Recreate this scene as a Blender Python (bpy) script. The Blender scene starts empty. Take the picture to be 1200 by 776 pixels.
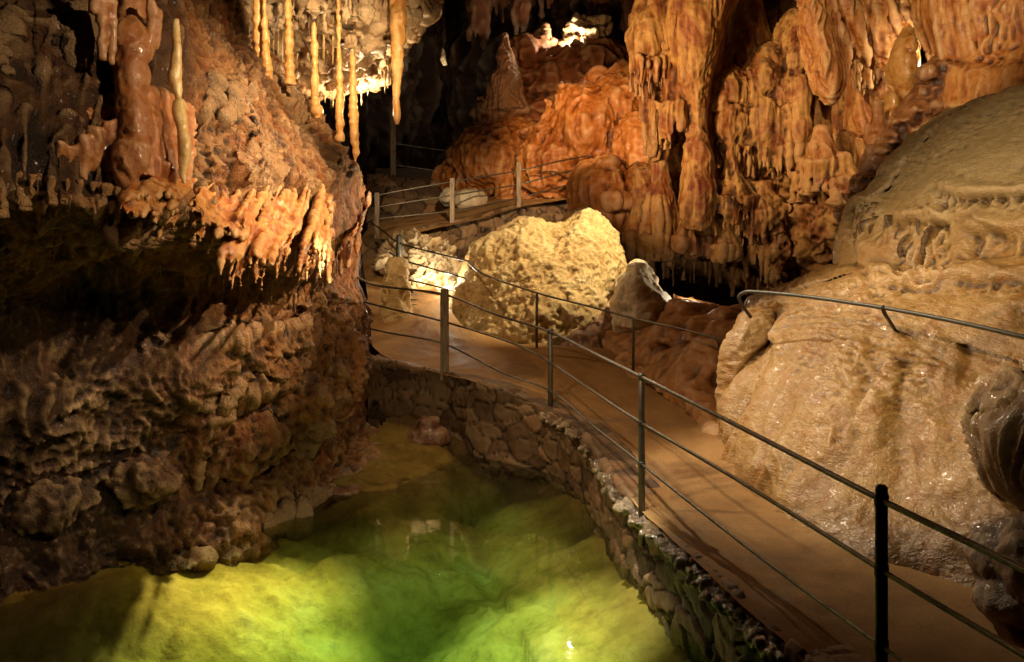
import bpy, math, random
import numpy as np
from mathutils import Vector

sc = bpy.context.scene
COL = sc.collection
F = 1178.0          # focal length in photo pixels
CAMZ = 2.65         # eye height over the pool
rnd = random.Random(7)

# ------------------------------------------------------------------ helpers
def P(u, v, Y):
    return np.array([(u - 600.0) / F * Y, Y, CAMZ - (v - 260.0) / F * Y])

def h3(ix, iy, iz, s):
    a = ix.astype(np.uint32) * np.uint32(374761393) + iy.astype(np.uint32) * np.uint32(668265263) \
        + iz.astype(np.uint32) * np.uint32(2147483647) + np.uint32((s * 2654435761) & 0xffffffff)
    a = (a ^ (a >> np.uint32(13))) * np.uint32(1274126177)
    a = (a ^ (a >> np.uint32(15))) * np.uint32(2246822519)
    a = a ^ (a >> np.uint32(16))
    return a.astype(np.float64) / 4294967295.0

def vnoise(p, s=0):
    i = np.floor(p).astype(np.int64); f = p - i
    w = f * f * f * (f * (f * 6 - 15) + 10)
    r = 0
    for dx in (0, 1):
        wx = w[:, 0] if dx else 1 - w[:, 0]
        for dy in (0, 1):
            wy = w[:, 1] if dy else 1 - w[:, 1]
            for dz in (0, 1):
                wz = w[:, 2] if dz else 1 - w[:, 2]
                r = r + wx * wy * wz * h3(i[:, 0] + dx, i[:, 1] + dy, i[:, 2] + dz, s)
    return r * 2 - 1

ROT = np.array([[0.36, 0.48, -0.8], [-0.8, 0.6, 0.0], [0.48, 0.64, 0.6]])
def fbm(p, sc_=1.0, oc=4, s=0, gain=0.5):
    q = p * sc_; a = 1.0; r = np.zeros(len(p))
    for k in range(oc):
        r += a * vnoise(q, s + k); q = (q @ ROT.T) * 2.03 + 7.1; a *= gain
    return r
def ridged(p, sc_=1.0, oc=3, s=0):
    q = p * sc_; a = 1.0; r = np.zeros(len(p))
    for k in range(oc):
        r += a * (1 - 2 * np.abs(vnoise(q, s + k))); q = (q @ ROT.T) * 2.03 + 3.7; a *= 0.5
    return r
def worley(p, s=0):
    i = np.floor(p).astype(np.int64)
    f1 = np.full(len(p), 9.0); f2 = np.full(len(p), 9.0); cid = np.zeros(len(p))
    for dx in (-1, 0, 1):
        for dy in (-1, 0, 1):
            for dz in (-1, 0, 1):
                c = i + np.array([dx, dy, dz])
                pt = c + 0.1 + 0.8 * np.stack([h3(c[:, 0], c[:, 1], c[:, 2], s + k) for k in (11, 12, 13)], 1)
                d = np.linalg.norm(p - pt, axis=1)
                new = d < f1
                f2 = np.where(new, f1, np.minimum(f2, d))
                cid = np.where(new, h3(c[:, 0], c[:, 1], c[:, 2], s + 14), cid)
                f1 = np.where(new, d, f1)
    return f1, f2, cid
def sstep(a, b, x):
    t = np.clip((x - a) / (b - a), 0, 1); return t * t * (3 - 2 * t)
def flutes(p, k=9.0, s=0, kz=0.5, warp=0.15):
    w = np.stack([fbm(p, 1.7, 2, s + 31), fbm(p, 1.7, 2, s + 41), np.zeros(len(p))], 1) * warp
    q = (p + w) * np.array([k, k, kz])
    return ridged(q, 1.0, 2, s + 5)

# ---- primitives: each returns (verts, faces as list of tuples)
def grid_faces(nu, nv, closed_u=False):
    f = []
    mu = nu if closed_u else nu - 1
    for j in range(nv - 1):
        for i in range(mu):
            i2 = (i + 1) % nu
            f.append((j * nu + i, j * nu + i2, (j + 1) * nu + i2, (j + 1) * nu + i))
    return f
def ellipsoid(c, r, n=18, m=12):
    V = []
    for j in range(m + 1):
        th = math.pi * j / m
        for i in range(n):
            ph = 2 * math.pi * i / n
            V.append((c[0] + r[0] * math.sin(th) * math.cos(ph), c[1] + r[1] * math.sin(th) * math.sin(ph), c[2] + r[2] * math.cos(th)))
    return np.array(V), grid_faces(n, m + 1, True)
def blob(u, v, Y, ru, rv, rd=None):
    k = Y / F
    return ellipsoid(P(u, v, Y), (ru * k, rd if rd else (ru + rv) / 2 * k, rv * k))
def catmull(pts, n):
    pts = np.asarray(pts, float)
    if len(pts) < 3:
        t = np.linspace(0, 1, n)[:, None]; return pts[0] * (1 - t) + pts[-1] * t
    q = np.vstack([2 * pts[0] - pts[1], pts, 2 * pts[-1] - pts[-2]])
    out = []
    for t in np.linspace(0, len(pts) - 1 - 1e-9, n):
        k = int(t); x = t - k
        a, b, c, d = q[k], q[k + 1], q[k + 2], q[k + 3]
        out.append(0.5 * (2 * b + (c - a) * x + (2 * a - 5 * b + 4 * c - d) * x * x + (3 * b - a - 3 * c + d) * x ** 3))
    return np.array(out)
def sweep(pts, rad, n=10, res=None, lin=False):
    pts = np.asarray(pts, float); rad = np.asarray(rad, float)
    A = np.column_stack([pts, rad])
    m = res or max(6, len(pts) * 5)
    if lin: A2 = A
    else: A2 = catmull(A, m)
    p, r = A2[:, :3], np.maximum(A2[:, 3], 0.0006)
    t = np.gradient(p, axis=0); t /= np.linalg.norm(t, axis=1)[:, None] + 1e-9
    ref = np.array([0.31, 0.9, 0.05]) if abs(t[0][1]) < 0.8 else np.array([0, 0.1, 1.0])
    V = []
    for k in range(len(p)):
        a = np.cross(t[k], ref); a /= np.linalg.norm(a); b = np.cross(t[k], a)
        for i in range(n):
            g = 2 * math.pi * i / n
            V.append(p[k] + r[k] * (math.cos(g) * a + math.sin(g) * b))
    nv = len(p)
    f = grid_faces(n, nv, True)
    f.append(tuple(range(n - 1, -1, -1))); f.append(tuple(range((nv - 1) * n, nv * n)))
    return np.array(V), f
def tube(pts, n=10, res=None):      # pts: (u, v, Y, radius px)
    return sweep([P(a, b, c) for a, b, c, r in pts], [r * c / F for a, b, c, r in pts], n, res)
def drip(u, v0, v1, Y, r0, r1=0.8, lean=0.0):
    return tube([(u, v0, Y, r0), (u + lean * .3, v0 + (v1 - v0) * .35, Y, r0 * .72), (u + lean * .7, v0 + (v1 - v0) * .7, Y, r0 * .45 + r1 * .3), (u + lean, v1, Y, r1)], 8, 9)
def fringe(line, n, l0, l1, r0, r1, seed=0, lean=0.0, jy=0.1):
    R = random.Random(seed); L = catmull(line, 60); out = []
    for k in range(n):
        q = L[min(59, int((k + R.random()) / n * 59))]
        ln = l0 + (l1 - l0) * R.random() ** 1.6
        r = r0 + (r1 - r0) * R.random()
        out.append(drip(q[0], q[1] - 4, q[1] + ln, q[2] + R.uniform(-jy, jy), r, 0.6, lean * ln))
    return out
def bell(u, v0, v1, Y, r0, r1, seed=0, nfr=0, l0=5, l1=20, yr=1.0, flut=0.07):
    # flowstone bell: narrow top, flaring hem, optional fringe of drips round the hem
    R = random.Random(seed); k = Y / F; c = P(u, v0, Y)
    n, m = 26, 12; V = []
    ph = [R.random() * 6.28 for _ in range(4)]
    for j in range(m + 1):
        t = j / m
        r = (r0 + (r1 - r0) * (t ** 1.7)) * k
        if t > 0.86: r *= 1 - (t - 0.86) * 0.9
        for i in range(n):
            a = 2 * math.pi * i / n
            q = r * (1 + flut * (math.sin(5 * a + ph[0]) + .7 * math.sin(8 * a + ph[1]) + .5 * math.sin(13 * a + ph[2])) * min(1, t * 2))
            V.append((c[0] + q * math.cos(a), c[1] + q * yr * math.sin(a), c[2] - t * (v1 - v0) * k * (1 + .05 * math.sin(3 * a + ph[3]))))
    f = grid_faces(n, m + 1, True); f.append(tuple(range(n - 1, -1, -1))); f.append(tuple(range(m * n, (m + 1) * n)))
    out = [(np.array(V), f)]
    for i in range(nfr):
        a = math.pi + math.pi * (i + R.random()) / nfr          # the half towards the room
        x = u + r1 * .88 * math.cos(a); Y2 = Y + r1 * k * .88 * yr * math.sin(a)
        ln = l0 + (l1 - l0) * R.random()
        out.append(drip(x, v1 - 12, v1 + ln, Y2, R.uniform(2.2, 4.2), .8))
    return out
def patch(rows, nu=40, nv=40, thick=0.5, tdir=None):
    # rows of (u, v, Y) control points -> smooth closed slab
    G = np.array([[P(*c) for c in r] for r in rows])
    A = np.array([catmull(G[j], nu) for j in range(len(G))])
    B = np.array([catmull(A[:, i], nv) for i in range(nu)]).transpose(1, 0, 2)
    td = np.array(tdir if tdir is not None else (0, 1, 0), float) * thick
    front = B.reshape(-1, 3); back = front + td
    V = np.vstack([front, back]); n = nu * nv
    f = grid_faces(nu, nv); f += [tuple(n + k for k in reversed(q)) for q in f]
    ring = [i for i in range(nu)] + [j * nu + nu - 1 for j in range(1, nv)] + [(nv - 1) * nu + i for i in range(nu - 2, -1, -1)] + [j * nu for j in range(nv - 2, 0, -1)]
    for a, b in zip(ring, ring[1:] + ring[:1]): f.append((a, b, n + b, n + a)[::-1])
    return V, f

def join(pieces):
    V = []; f = []; o = 0
    for v, g in pieces:
        V.append(v); f += [tuple(k + o for k in q) for q in g]; o += len(v)
    return np.vstack(V), f

def remesh(pieces, voxel):
    V, f = join(pieces)
    me = bpy.data.meshes.new('tmp'); me.from_pydata(V.tolist(), [], f); me.update()
    ob = bpy.data.objects.new('tmp', me); COL.objects.link(ob)
    m = ob.modifiers.new('r', 'REMESH'); m.mode = 'VOXEL'; m.voxel_size = voxel
    ev = ob.evaluated_get(bpy.context.evaluated_depsgraph_get()); em = ev.to_mesh()
    co = np.empty(len(em.vertices) * 3, np.float32); em.vertices.foreach_get('co', co)
    npoly = len(em.polygons); li = np.empty(len(em.loops), np.int32); em.loops.foreach_get('vertex_index', li)
    ls = np.empty(npoly, np.int32); em.polygons.foreach_get('loop_start', ls)
    quads = li.reshape(-1, 4) if len(li) == npoly * 4 else None
    ev.to_mesh_clear(); bpy.data.objects.remove(ob); bpy.data.meshes.remove(me)
    return co.reshape(-1, 3).astype(np.float64), quads

def edges_of(q):
    e = np.vstack([q[:, [0, 1]], q[:, [1, 2]], q[:, [2, 3]], q[:, [3, 0]]])
    return e                                    # each edge appears from both faces: good for averaging
def lap(V, e, n=1, lam=0.5):
    cnt = np.bincount(e[:, 0], minlength=len(V)) + np.bincount(e[:, 1], minlength=len(V)) + 1e-9
    for _ in range(n):
        A = np.stack([np.bincount(e[:, 0], V[e[:, 1], k], len(V)) + np.bincount(e[:, 1], V[e[:, 0], k], len(V)) for k in range(3)], 1) / cnt[:, None]
        V = V + lam * (A - V)
    return V
def lap1(x, e, n=1):
    cnt = np.bincount(e[:, 0], minlength=len(x)) + np.bincount(e[:, 1], minlength=len(x)) + 1e-9
    for _ in range(n):
        x = .4 * x + .6 * (np.bincount(e[:, 0], x[e[:, 1]], len(x)) + np.bincount(e[:, 1], x[e[:, 0]], len(x))) / cnt
    return x
def normals(V, q):
    fn = np.cross(V[q[:, 2]] - V[q[:, 0]], V[q[:, 3]] - V[q[:, 1]])
    N = np.zeros_like(V)
    for k in range(4):
        for c in range(3): N[:, c] += np.bincount(q[:, k], fn[:, c], len(V))
    return N / (np.linalg.norm(N, axis=1)[:, None] + 1e-12)

def link(name, V, faces, mat, parent=None, base=None, smooth=True, attrs=None):
    V = np.asarray(V, float)
    if base is None:
        base = np.array([V[:, 0].mean(), V[:, 1].mean(), V[:, 2].min()]) if parent is None else np.zeros(3)
    if parent is not None: base = np.array(parent['_b'])
    me = bpy.data.meshes.new(name)
    W = (V - base).astype(np.float32)
    if isinstance(faces, np.ndarray):
        nf, k = faces.shape
        me.vertices.add(len(W)); me.vertices.foreach_set('co', W.ravel())
        me.loops.add(nf * k); me.loops.foreach_set('vertex_index', faces.astype(np.int32).ravel())
        me.polygons.add(nf); me.polygons.foreach_set('loop_start', np.arange(0, nf * k, k, dtype=np.int32))
        me.update(calc_edges=True); me.validate()
    else:
        me.from_pydata(W.tolist(), [], faces); me.update()
    me.polygons.foreach_set('use_smooth', [smooth] * len(me.polygons))
    for an, av in (attrs or {}).items():
        at = me.attributes.new(an, 'FLOAT', 'POINT'); at.data.foreach_set('value', np.asarray(av, np.float32))
    me.materials.append(mat)
    o = bpy.data.objects.new(name, me); COL.objects.link(o)
    if parent is None: o.location = base
    else: o.parent = parent
    o['_b'] = [float(x) for x in base]
    return o
def tag(o, label=None, cat=None, group=None, kind=None):
    if label: o['label'] = label
    if cat: o['category'] = cat
    if group: o['group'] = group
    if kind: o['kind'] = kind
    return o
def empty(name, loc):
    o = bpy.data.objects.new(name, None); COL.objects.link(o); o.location = loc; o['_b'] = [float(x) for x in loc]
    o.empty_display_size = .1
    return o

def rock(name, pieces, voxel, mat, disp, smooth=3, parent=None, subdiv=False, cut=None, extra=None, xd=.008, cvf=None):
    V, q = remesh(pieces, voxel)
    e = edges_of(q)
    V = lap(V, e, smooth)
    N = normals(V, q)
    d = disp(V, N)
    if isinstance(d, tuple): d, tint = d
    else: tint = np.zeros(len(V))
    V0 = V
    if d.ndim == 2: V = V + d
    else: V = V + N * d[:, None]
    # concavity -> darker hollows, paler convex parts
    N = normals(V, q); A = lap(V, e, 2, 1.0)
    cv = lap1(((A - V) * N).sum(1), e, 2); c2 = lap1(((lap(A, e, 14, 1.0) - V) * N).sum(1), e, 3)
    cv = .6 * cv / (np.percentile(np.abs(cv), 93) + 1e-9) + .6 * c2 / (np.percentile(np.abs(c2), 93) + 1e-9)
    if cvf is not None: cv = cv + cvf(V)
    if cut is not None:
        keep = ~cut(V)[q].all(axis=1); q = q[keep]
        used = np.unique(q); mp = np.full(len(V), -1); mp[used] = np.arange(len(used)); V = V[used]; q = mp[q]; cv = cv[used]; tint = tint[used]
    if extra:
        X, xq = remesh(extra, .013); xe = edges_of(xq); X = lap(X, xe, 1); XN = normals(X, xq); X = X + XN * (xd * fbm(X, 16, 3, 3) + xd * 3.5 * flutes(X, 5, 3, .8) * (xd > .01) + xd * 3 * fbm(X, 3, 3, 7) * (xd > .01))[:, None]
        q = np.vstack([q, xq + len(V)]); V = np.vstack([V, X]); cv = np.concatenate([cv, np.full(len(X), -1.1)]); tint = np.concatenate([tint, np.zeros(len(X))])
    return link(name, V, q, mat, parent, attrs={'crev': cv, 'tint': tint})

# ------------------------------------------------------------------ materials
def rgb(h):
    h = h.lstrip('#'); c = [int(h[i:i + 2], 16) / 255 for i in (0, 2, 4)]
    return tuple((x / 12.92 if x <= .04045 else ((x + .055) / 1.055) ** 2.4) for x in c) + (1,)
class NT:
    def __init__(s, name):
        s.m = bpy.data.materials.new(name); s.m.use_nodes = True; s.t = s.m.node_tree; s.t.nodes.clear()
        s.out = s.n('ShaderNodeOutputMaterial')
    def n(s, t, **kw):
        x = s.t.nodes.new(t)
        for k, v in kw.items():
            if hasattr(x, k): setattr(x, k, v)
        return x
    def l(s, a, b): s.t.links.new(a, b)
    def noise(s, vec, scale, detail=6, rough=.6, dist=0):
        x = s.n('ShaderNodeTexNoise'); x.inputs['Scale'].default_value = scale; x.inputs['Detail'].default_value = detail
        x.inputs['Roughness'].default_value = rough; x.inputs['Distortion'].default_value = dist; s.l(vec, x.inputs['Vector']); return x.outputs['Fac']
    def ramp(s, fac, stops):
        x = s.n('ShaderNodeValToRGB'); cr = x.color_ramp
        while len(cr.elements) < len(stops): cr.elements.new(.5)
        for el, (p, c) in zip(cr.elements, stops): el.position = p; el.color = c if len(c) == 4 else (*c, 1)
        s.l(fac, x.inputs[0]); return x.outputs[0]
    def mix(s, fac, a, b, mode='MIX'):
        x = s.n('ShaderNodeMix'); x.data_type = 'RGBA'; x.blend_type = mode
        for sock, val in ((x.inputs[0], fac), (x.inputs[6], a), (x.inputs[7], b)):
            if hasattr(val, 'is_output'): s.l(val, sock)
            else: sock.default_value = val
        return x.outputs[2]
    def math(s, op, a, b=0.0, c=None, clamp=False):
        x = s.n('ShaderNodeMath'); x.operation = op; x.use_clamp = clamp
        for k, val in enumerate((a, b) if c is None else (a, b, c)):
            if hasattr(val, 'is_output'): s.l(val, x.inputs[k])
            else: x.inputs[k].default_value = val
        return x.outputs[0]
    def mapr(s, v, a, b, c, d):
        x = s.n('ShaderNodeMapRange'); s.l(v, x.inputs[0])
        for k, val in enumerate((a, b, c, d)): x.inputs[k + 1].default_value = val
        return x.outputs[0]
    def bump(s, h, strength, dist, nrm=None):
        x = s.n('ShaderNodeBump'); x.inputs['Strength'].default_value = strength; x.inputs['Distance'].default_value = dist
        s.l(h, x.inputs['Height'])
        if nrm: s.l(nrm, x.inputs['Normal'])
        return x.outputs[0]
    def coords(s, kind='Object', sca=None):
        x = s.n('ShaderNodeTexCoord').outputs[kind]
        if sca:
            m = s.n('ShaderNodeMapping'); m.inputs['Scale'].default_value = sca; s.l(x, m.inputs[0]); x = m.outputs[0]
        return x

def rock_mat(name, cols, darkcol, stain=None, scale=1.6, rough=(.28, .6), spec=.5, bump=(.5, .03), fine=(.4, .006), pop=0.0, popscale=45,
             ripple=0.0, ripscale=16, stain_amt=.6, crev=(.1, 1.1), sss=0.0, coat=0.0, cells=False, light=None, tintcol=None):
    T = NT(name); b = T.n('ShaderNodeBsdfPrincipled'); T.l(b.outputs[0], T.out.inputs[0])
    co = T.coords()
    n1 = T.noise(co, scale, 8, .62, .4)
    k = len(cols)
    col = T.ramp(n1, [(.28 + .44 * i / (k - 1), rgb(c)) for i, c in enumerate(cols)])
    if stain:
        st = T.noise(T.coords(sca=(5, 5, .7)), 1.3, 5, .6, .3)
        col = T.mix(T.mapr(st, .5, .68, 0, stain_amt), col, rgb(stain))
    if cells:
        at = T.n('ShaderNodeAttribute'); at.attribute_name = 'tint'
        col = T.mix(.75, col, T.ramp(at.outputs['Fac'], [(0, rgb('#3c2e20')), (.35, rgb('#6c543a')), (.7, rgb('#8c7454')), (1, rgb('#9c7450'))]))
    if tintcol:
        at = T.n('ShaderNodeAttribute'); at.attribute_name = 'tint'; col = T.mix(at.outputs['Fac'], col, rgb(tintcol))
    fn = T.noise(co, 38, 6, .7)
    col = T.mix(T.mapr(fn, .3, .7, 0, .35), col, T.mix(.5, col, rgb(darkcol)))
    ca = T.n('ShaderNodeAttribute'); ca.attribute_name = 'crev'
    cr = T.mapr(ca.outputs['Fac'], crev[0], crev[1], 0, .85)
    col = T.mix(cr, col, rgb(darkcol))
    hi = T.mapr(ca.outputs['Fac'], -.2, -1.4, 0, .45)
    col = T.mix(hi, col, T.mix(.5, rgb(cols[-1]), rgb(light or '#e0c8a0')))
    gr = T.noise(co, 95, 3, .8)
    col = T.mix(1.0, col, T.ramp(gr, [(.25, (.62, .6, .58)), (.55, (1, 1, 1)), (.8, (1.25, 1.22, 1.18))]), 'MULTIPLY')
    T.l(col, b.inputs['Base Color'])
    rn = T.noise(co, 7, 5, .65)
    T.l(T.mapr(rn, .35, .65, rough[0], rough[1]), b.inputs['Roughness'])
    b.inputs['Specular IOR Level'].default_value = spec
    if coat:
        b.inputs['Coat Weight'].default_value = coat; b.inputs['Coat Roughness'].default_value = .12
    if sss:
        b.inputs['Subsurface Weight'].default_value = sss; b.inputs['Subsurface Radius'].default_value = (1, .45, .15); b.inputs['Subsurface Scale'].default_value = .05
    nr = T.bump(T.noise(co, 9, 8, .62), bump[0], bump[1])
    if ripple:
        w = T.noise(T.coords(sca=(1, 1, 2.6)), ripscale, 3, .5, .8)
        nr = T.bump(w, ripple, .03, nr)
    if pop:
        v = T.n('ShaderNodeTexVoronoi'); v.inputs['Scale'].default_value = popscale; T.l(co, v.inputs['Vector'])
        nr = T.bump(T.math('SUBTRACT', 1, v.outputs['Distance']), pop, .02, nr)
    nr = T.bump(T.noise(co, 70, 4, .65), fine[0], fine[1], nr)
    T.l(nr, b.inputs['Normal'])
    return T.m

M = {}
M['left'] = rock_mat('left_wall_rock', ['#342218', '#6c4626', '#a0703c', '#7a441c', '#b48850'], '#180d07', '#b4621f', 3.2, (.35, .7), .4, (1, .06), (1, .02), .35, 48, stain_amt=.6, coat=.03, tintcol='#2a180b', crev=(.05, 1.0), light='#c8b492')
M['flow_rust'] = rock_mat('rust_flowstone', ['#8c5430', '#b07444', '#c48c5c'], '#40200f', '#98502a', 2.6, (.22, .5), .5, (.6, .03), (.6, .007), coat=.25)
M['drape'] = rock_mat('orange_drapery', ['#7c421a', '#a86428', '#c48c4c', '#94501e', '#cca468'], '#34160a', '#8c3c18', 3.0, (.35, .65), .4, (.5, .025), (.5, .007), coat=.03)
M['amber'] = rock_mat('amber_calcite', ['#c07c34', '#d89c4c', '#e0b470'], '#8a4a1c', '#c88038', 5.0, (.25, .5), .5, (.6, .014), (.5, .005), ripple=.3, ripscale=22, coat=.15)
M['pale'] = rock_mat('pale_calcite', ['#c09850', '#d8b878', '#e4cc98'], '#8a6034', '#b88040', 5.0, (.2, .4), .5, (.5, .012), (.4, .005), coat=.25)
M['ceil'] = rock_mat('ceiling_crust', ['#6a4a2c', '#a08058', '#c8b088', '#8a6038'], '#2c1c10', '#b8884c', 4.0, (.3, .6), .5, (.8, .05), (.8, .012), .4, 30)
M['orange'] = rock_mat('orange_flowstone', ['#8c4c1c', '#b06c2c', '#c48440'], '#3c180a', '#944418', 1.6, (.35, .65), .45, (.6, .04), (.6, .008), coat=.04)
M['rustback'] = rock_mat('dark_rust_formation', ['#5c3018', '#7a4622', '#905830'], '#241008', '#8a4a24', 1.6, (.5, .8), .3, (.8, .05), (.6, .012))
M['centre'] = rock_mat('ochre_column_stone', ['#6c3c1a', '#a0622c', '#c49450', '#8a4820', '#b07c40'], '#280e06', '#5c200d', 1.3, (.45, .75), .3, (.5, .025), (.7, .008), stain_amt=.8, light='#e0c090', crev=(.05, .95))
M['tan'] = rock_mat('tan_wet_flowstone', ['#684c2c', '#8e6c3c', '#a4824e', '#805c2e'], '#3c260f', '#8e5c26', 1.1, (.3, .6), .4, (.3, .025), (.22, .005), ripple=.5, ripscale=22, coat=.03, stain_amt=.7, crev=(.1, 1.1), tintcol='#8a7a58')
M['boulder'] = rock_mat('yellow_boulder', ['#b8945a', '#d8b678', '#e8d09c'], '#8c6434', '#b08448', 2.0, (.6, .8), .25, (.9, .045), (1, .024), .15, 24, crev=(.2, 1.4))
M['wetbrown'] = rock_mat('wet_brown_rock', ['#6a4020', '#8c5a30', '#a87444'], '#28140a', '#8c4c24', 2.4, (.15, .45), .6, (.6, .04), (.9, .012), coat=.25)
M['tanrock'] = rock_mat('orange_tan_rock', ['#8c5c30', '#a87440', '#b88850'], '#4c2a14', '#a0602c', 1.6, (.3, .6), .4, (.5, .04), (.5, .009), coat=.1)
M['brown'] = rock_mat('brown_rock', ['#5c3a22', '#7c5030', '#8c6038'], '#2c1a0e', None, 1.8, (.3, .6), .5, (.6, .04), (.6, .01), coat=.2)
M['wetdark'] = rock_mat('wet_dark_rock', ['#6a5034', '#8c6e48', '#a4845a'], '#241408', '#80562c', 2.0, (.16, .5), .5, (.6, .04), (.9, .014), coat=.2)
M['paleblock'] = rock_mat('pale_block', ['#a89878', '#d8ccb0', '#bc9468'], '#5a4630', None, 3.0, (.4, .7), .4, (.5, .03), (.6, .01))
M['wall'] = rock_mat('rubble_masonry', ['#4c3422', '#6c4c30', '#7c5a3a'], '#1c120a', None, 3.0, (.4, .75), .35, (.6, .03), (.7, .01), cells=True, crev=(.1, .9))
M['crust'] = rock_mat('wet_lime_crust', ['#5c4630', '#7c6448', '#a08c70'], '#241810', None, 5.0, (.05, .35), .8, (1, .04), (1, .02), coat=.6)
M['back'] = rock_mat('cave_back_rock', ['#3a2416', '#4c3020', '#5c3a24'], '#180e08', None, .8, (.4, .7), .4, (.7, .06), (.6, .012))
M['bright'] = rock_mat('cream_rock', ['#5c3418', '#b08850', '#dcc494', '#7a4a22', '#e4d4ac'], '#6a3c1a', None, 5.0, (.4, .7), .4, (1, .05), (1, .018), .5, 14)

def path_mat():
    T = NT('path_concrete'); b = T.n('ShaderNodeBsdfPrincipled'); T.l(b.outputs[0], T.out.inputs[0]); co = T.coords()
    c = T.ramp(T.noise(co, 1.1, 8, .65), [(.3, rgb('#84623a')), (.5, rgb('#a07a4a')), (.7, rgb('#b08c5c'))])
    c = T.mix(T.mapr(T.noise(co, 60, 4, .7), .35, .65, 0, .4), c, rgb('#5c3c22'))
    dm = T.noise(co, .9, 7, .65, .6); c = T.mix(T.mapr(dm, .52, .62, 0, .55), c, rgb('#4a2c18')); c = T.mix(T.mapr(T.noise(co, 140, 3, .8), .58, .72, 0, .5), c, rgb('#a8845a'))
    T.l(c, b.inputs['Base Color']); T.l(T.mapr(dm, .5, .64, .8, .38), b.inputs['Roughness']); b.inputs['Specular IOR Level'].default_value = .2
    n = T.bump(T.noise(co, 4, 6, .6), .3, .03); n = T.bump(T.noise(co, 110, 4, .7), .4, .006, n); T.l(n, b.inputs['Normal']); return T.m
M['path'] = path_mat()
def metal_mat(name, c, metallic, rough, c2=None):
    T = NT(name); b = T.n('ShaderNodeBsdfPrincipled'); T.l(b.outputs[0], T.out.inputs[0]); co = T.coords()
    n = T.noise(co, 22, 6, .7)
    T.l(T.ramp(n, [(.38, rgb(c)), (.66, rgb(c2 or c))]), b.inputs['Base Color']); b.inputs['Metallic'].default_value = metallic
    T.l(T.mapr(n, .3, .7, rough, rough + .25), b.inputs['Roughness']); T.l(T.bump(T.noise(co, 90, 4, .7), .3, .003), b.inputs['Normal']); return T.m
M['iron'] = metal_mat('dark_iron', '#363a34', .35, .35, '#4c4438')
M['rail'] = metal_mat('worn_steel', '#6a6a60', .6, .3, '#5c4a38')
M['galv'] = metal_mat('grey_steel', '#7c766a', .7, .35, '#6a5c48')
def wood_mat():
    T = NT('grey_timber'); b = T.n('ShaderNodeBsdfPrincipled'); T.l(b.outputs[0], T.out.inputs[0])
    n = T.noise(T.coords(sca=(14, 14, 1.2)), 4, 8, .7)
    T.l(T.ramp(n, [(.3, rgb('#3c2c1c')), (.5, rgb('#8c7860')), (.7, rgb('#a89478'))]), b.inputs['Base Color']); b.inputs['Roughness'].default_value = .75
    T.l(T.bump(n, .5, .01), b.inputs['Normal']); return T.m
M['wood'] = wood_mat()

def bed_mat():
    T = NT('pool_bed_silt'); b = T.n('ShaderNodeBsdfPrincipled'); T.l(b.outputs[0], T.out.inputs[0]); co = T.coords('Object')
    c = T.ramp(T.noise(co, 1.6, 8, .6), [(.3, rgb('#8e7226')), (.5, rgb('#bc9c40')), (.7, rgb('#d0b65e'))])
    c = T.mix(T.mapr(T.noise(co, 9, 7, .7), .48, .66, 0, .35), c, rgb('#54461c')); c = T.mix(T.mapr(T.noise(co, 55, 4, .8), .6, .7, 0, .22), c, rgb('#40361a'))
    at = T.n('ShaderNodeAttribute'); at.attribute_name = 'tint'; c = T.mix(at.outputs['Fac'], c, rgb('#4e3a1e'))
    T.l(c, b.inputs['Base Color']); b.inputs['Roughness'].default_value = .85; b.inputs['Specular IOR Level'].default_value = .1
    n = T.bump(T.noise(co, 7, 6, .6), .6, .05); T.l(T.bump(T.noise(co, 30, 5, .7), .5, .015, n), b.inputs['Normal']); return T.m
M['bed'] = bed_mat()
def water_mat():
    T = NT('clear_green_water'); co = T.coords()
    tr = T.n('ShaderNodeBsdfTransparent'); tr.inputs[0].default_value = (.95, .98, .93, 1)
    gl = T.n('ShaderNodeBsdfGlossy'); gl.inputs['Roughness'].default_value = .02
    nr = T.bump(T.noise(co, 3.0, 3, .5, .5), .04, .03)
    fr = T.n('ShaderNodeFresnel'); fr.inputs[0].default_value = 1.33
    T.l(nr, gl.inputs['Normal']); T.l(nr, fr.inputs['Normal'])
    mx = T.n('ShaderNodeMixShader'); T.l(fr.outputs[0], mx.inputs[0]); T.l(tr.outputs[0], mx.inputs[1]); T.l(gl.outputs[0], mx.inputs[2]); T.l(mx.outputs[0], T.out.inputs['Surface'])
    ab = T.n('ShaderNodeVolumeAbsorption'); ab.inputs['Color'].default_value = (.17, .77, .55, 1); ab.inputs['Density'].default_value = .6
    T.l(ab.outputs[0], T.out.inputs['Volume']); return T.m
M['water'] = water_mat()

# ------------------------------------------------------------------ the setting
ground_faces = lambda nu, nv: np.array(grid_faces(nu, nv))
# pool bed
nx, ny = 520, 520
xs = np.linspace(-9, 3.2, nx); ys = np.linspace(1.0, 14.0, ny)
X, Yg = np.meshgrid(xs, ys); Q = np.stack([X.ravel(), Yg.ravel(), np.zeros(X.size)], 1)
shore_y = np.array([3, 5.5, 6.86, 7.1, 7.43, 7.8, 8.2, 8.67, 9.46, 10.4, 12.0, 14]); shore_x = np.array([-5.6, -4.6, -3.85, -3.62, -3.16, -2.98, -2.65, -2.28, -2.0, -1.76, -1.45, -1.3])
dl = Q[:, 0] - np.interp(Q[:, 1], shore_y, shore_x)                # distance from the left shore
depth = -.06 - .8 * sstep(-.1, 2.9, dl) + .35 * np.exp(-((Q[:, 0] - .5) / .7) ** 2 - ((Q[:, 1] - 8.2) / .8) ** 2)  + .35 * sstep(9.3, 12.5, Q[:, 1]) + .16 * fbm(Q, .8, 4, 3) + .03 * fbm(Q, 5, 3, 9)
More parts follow.
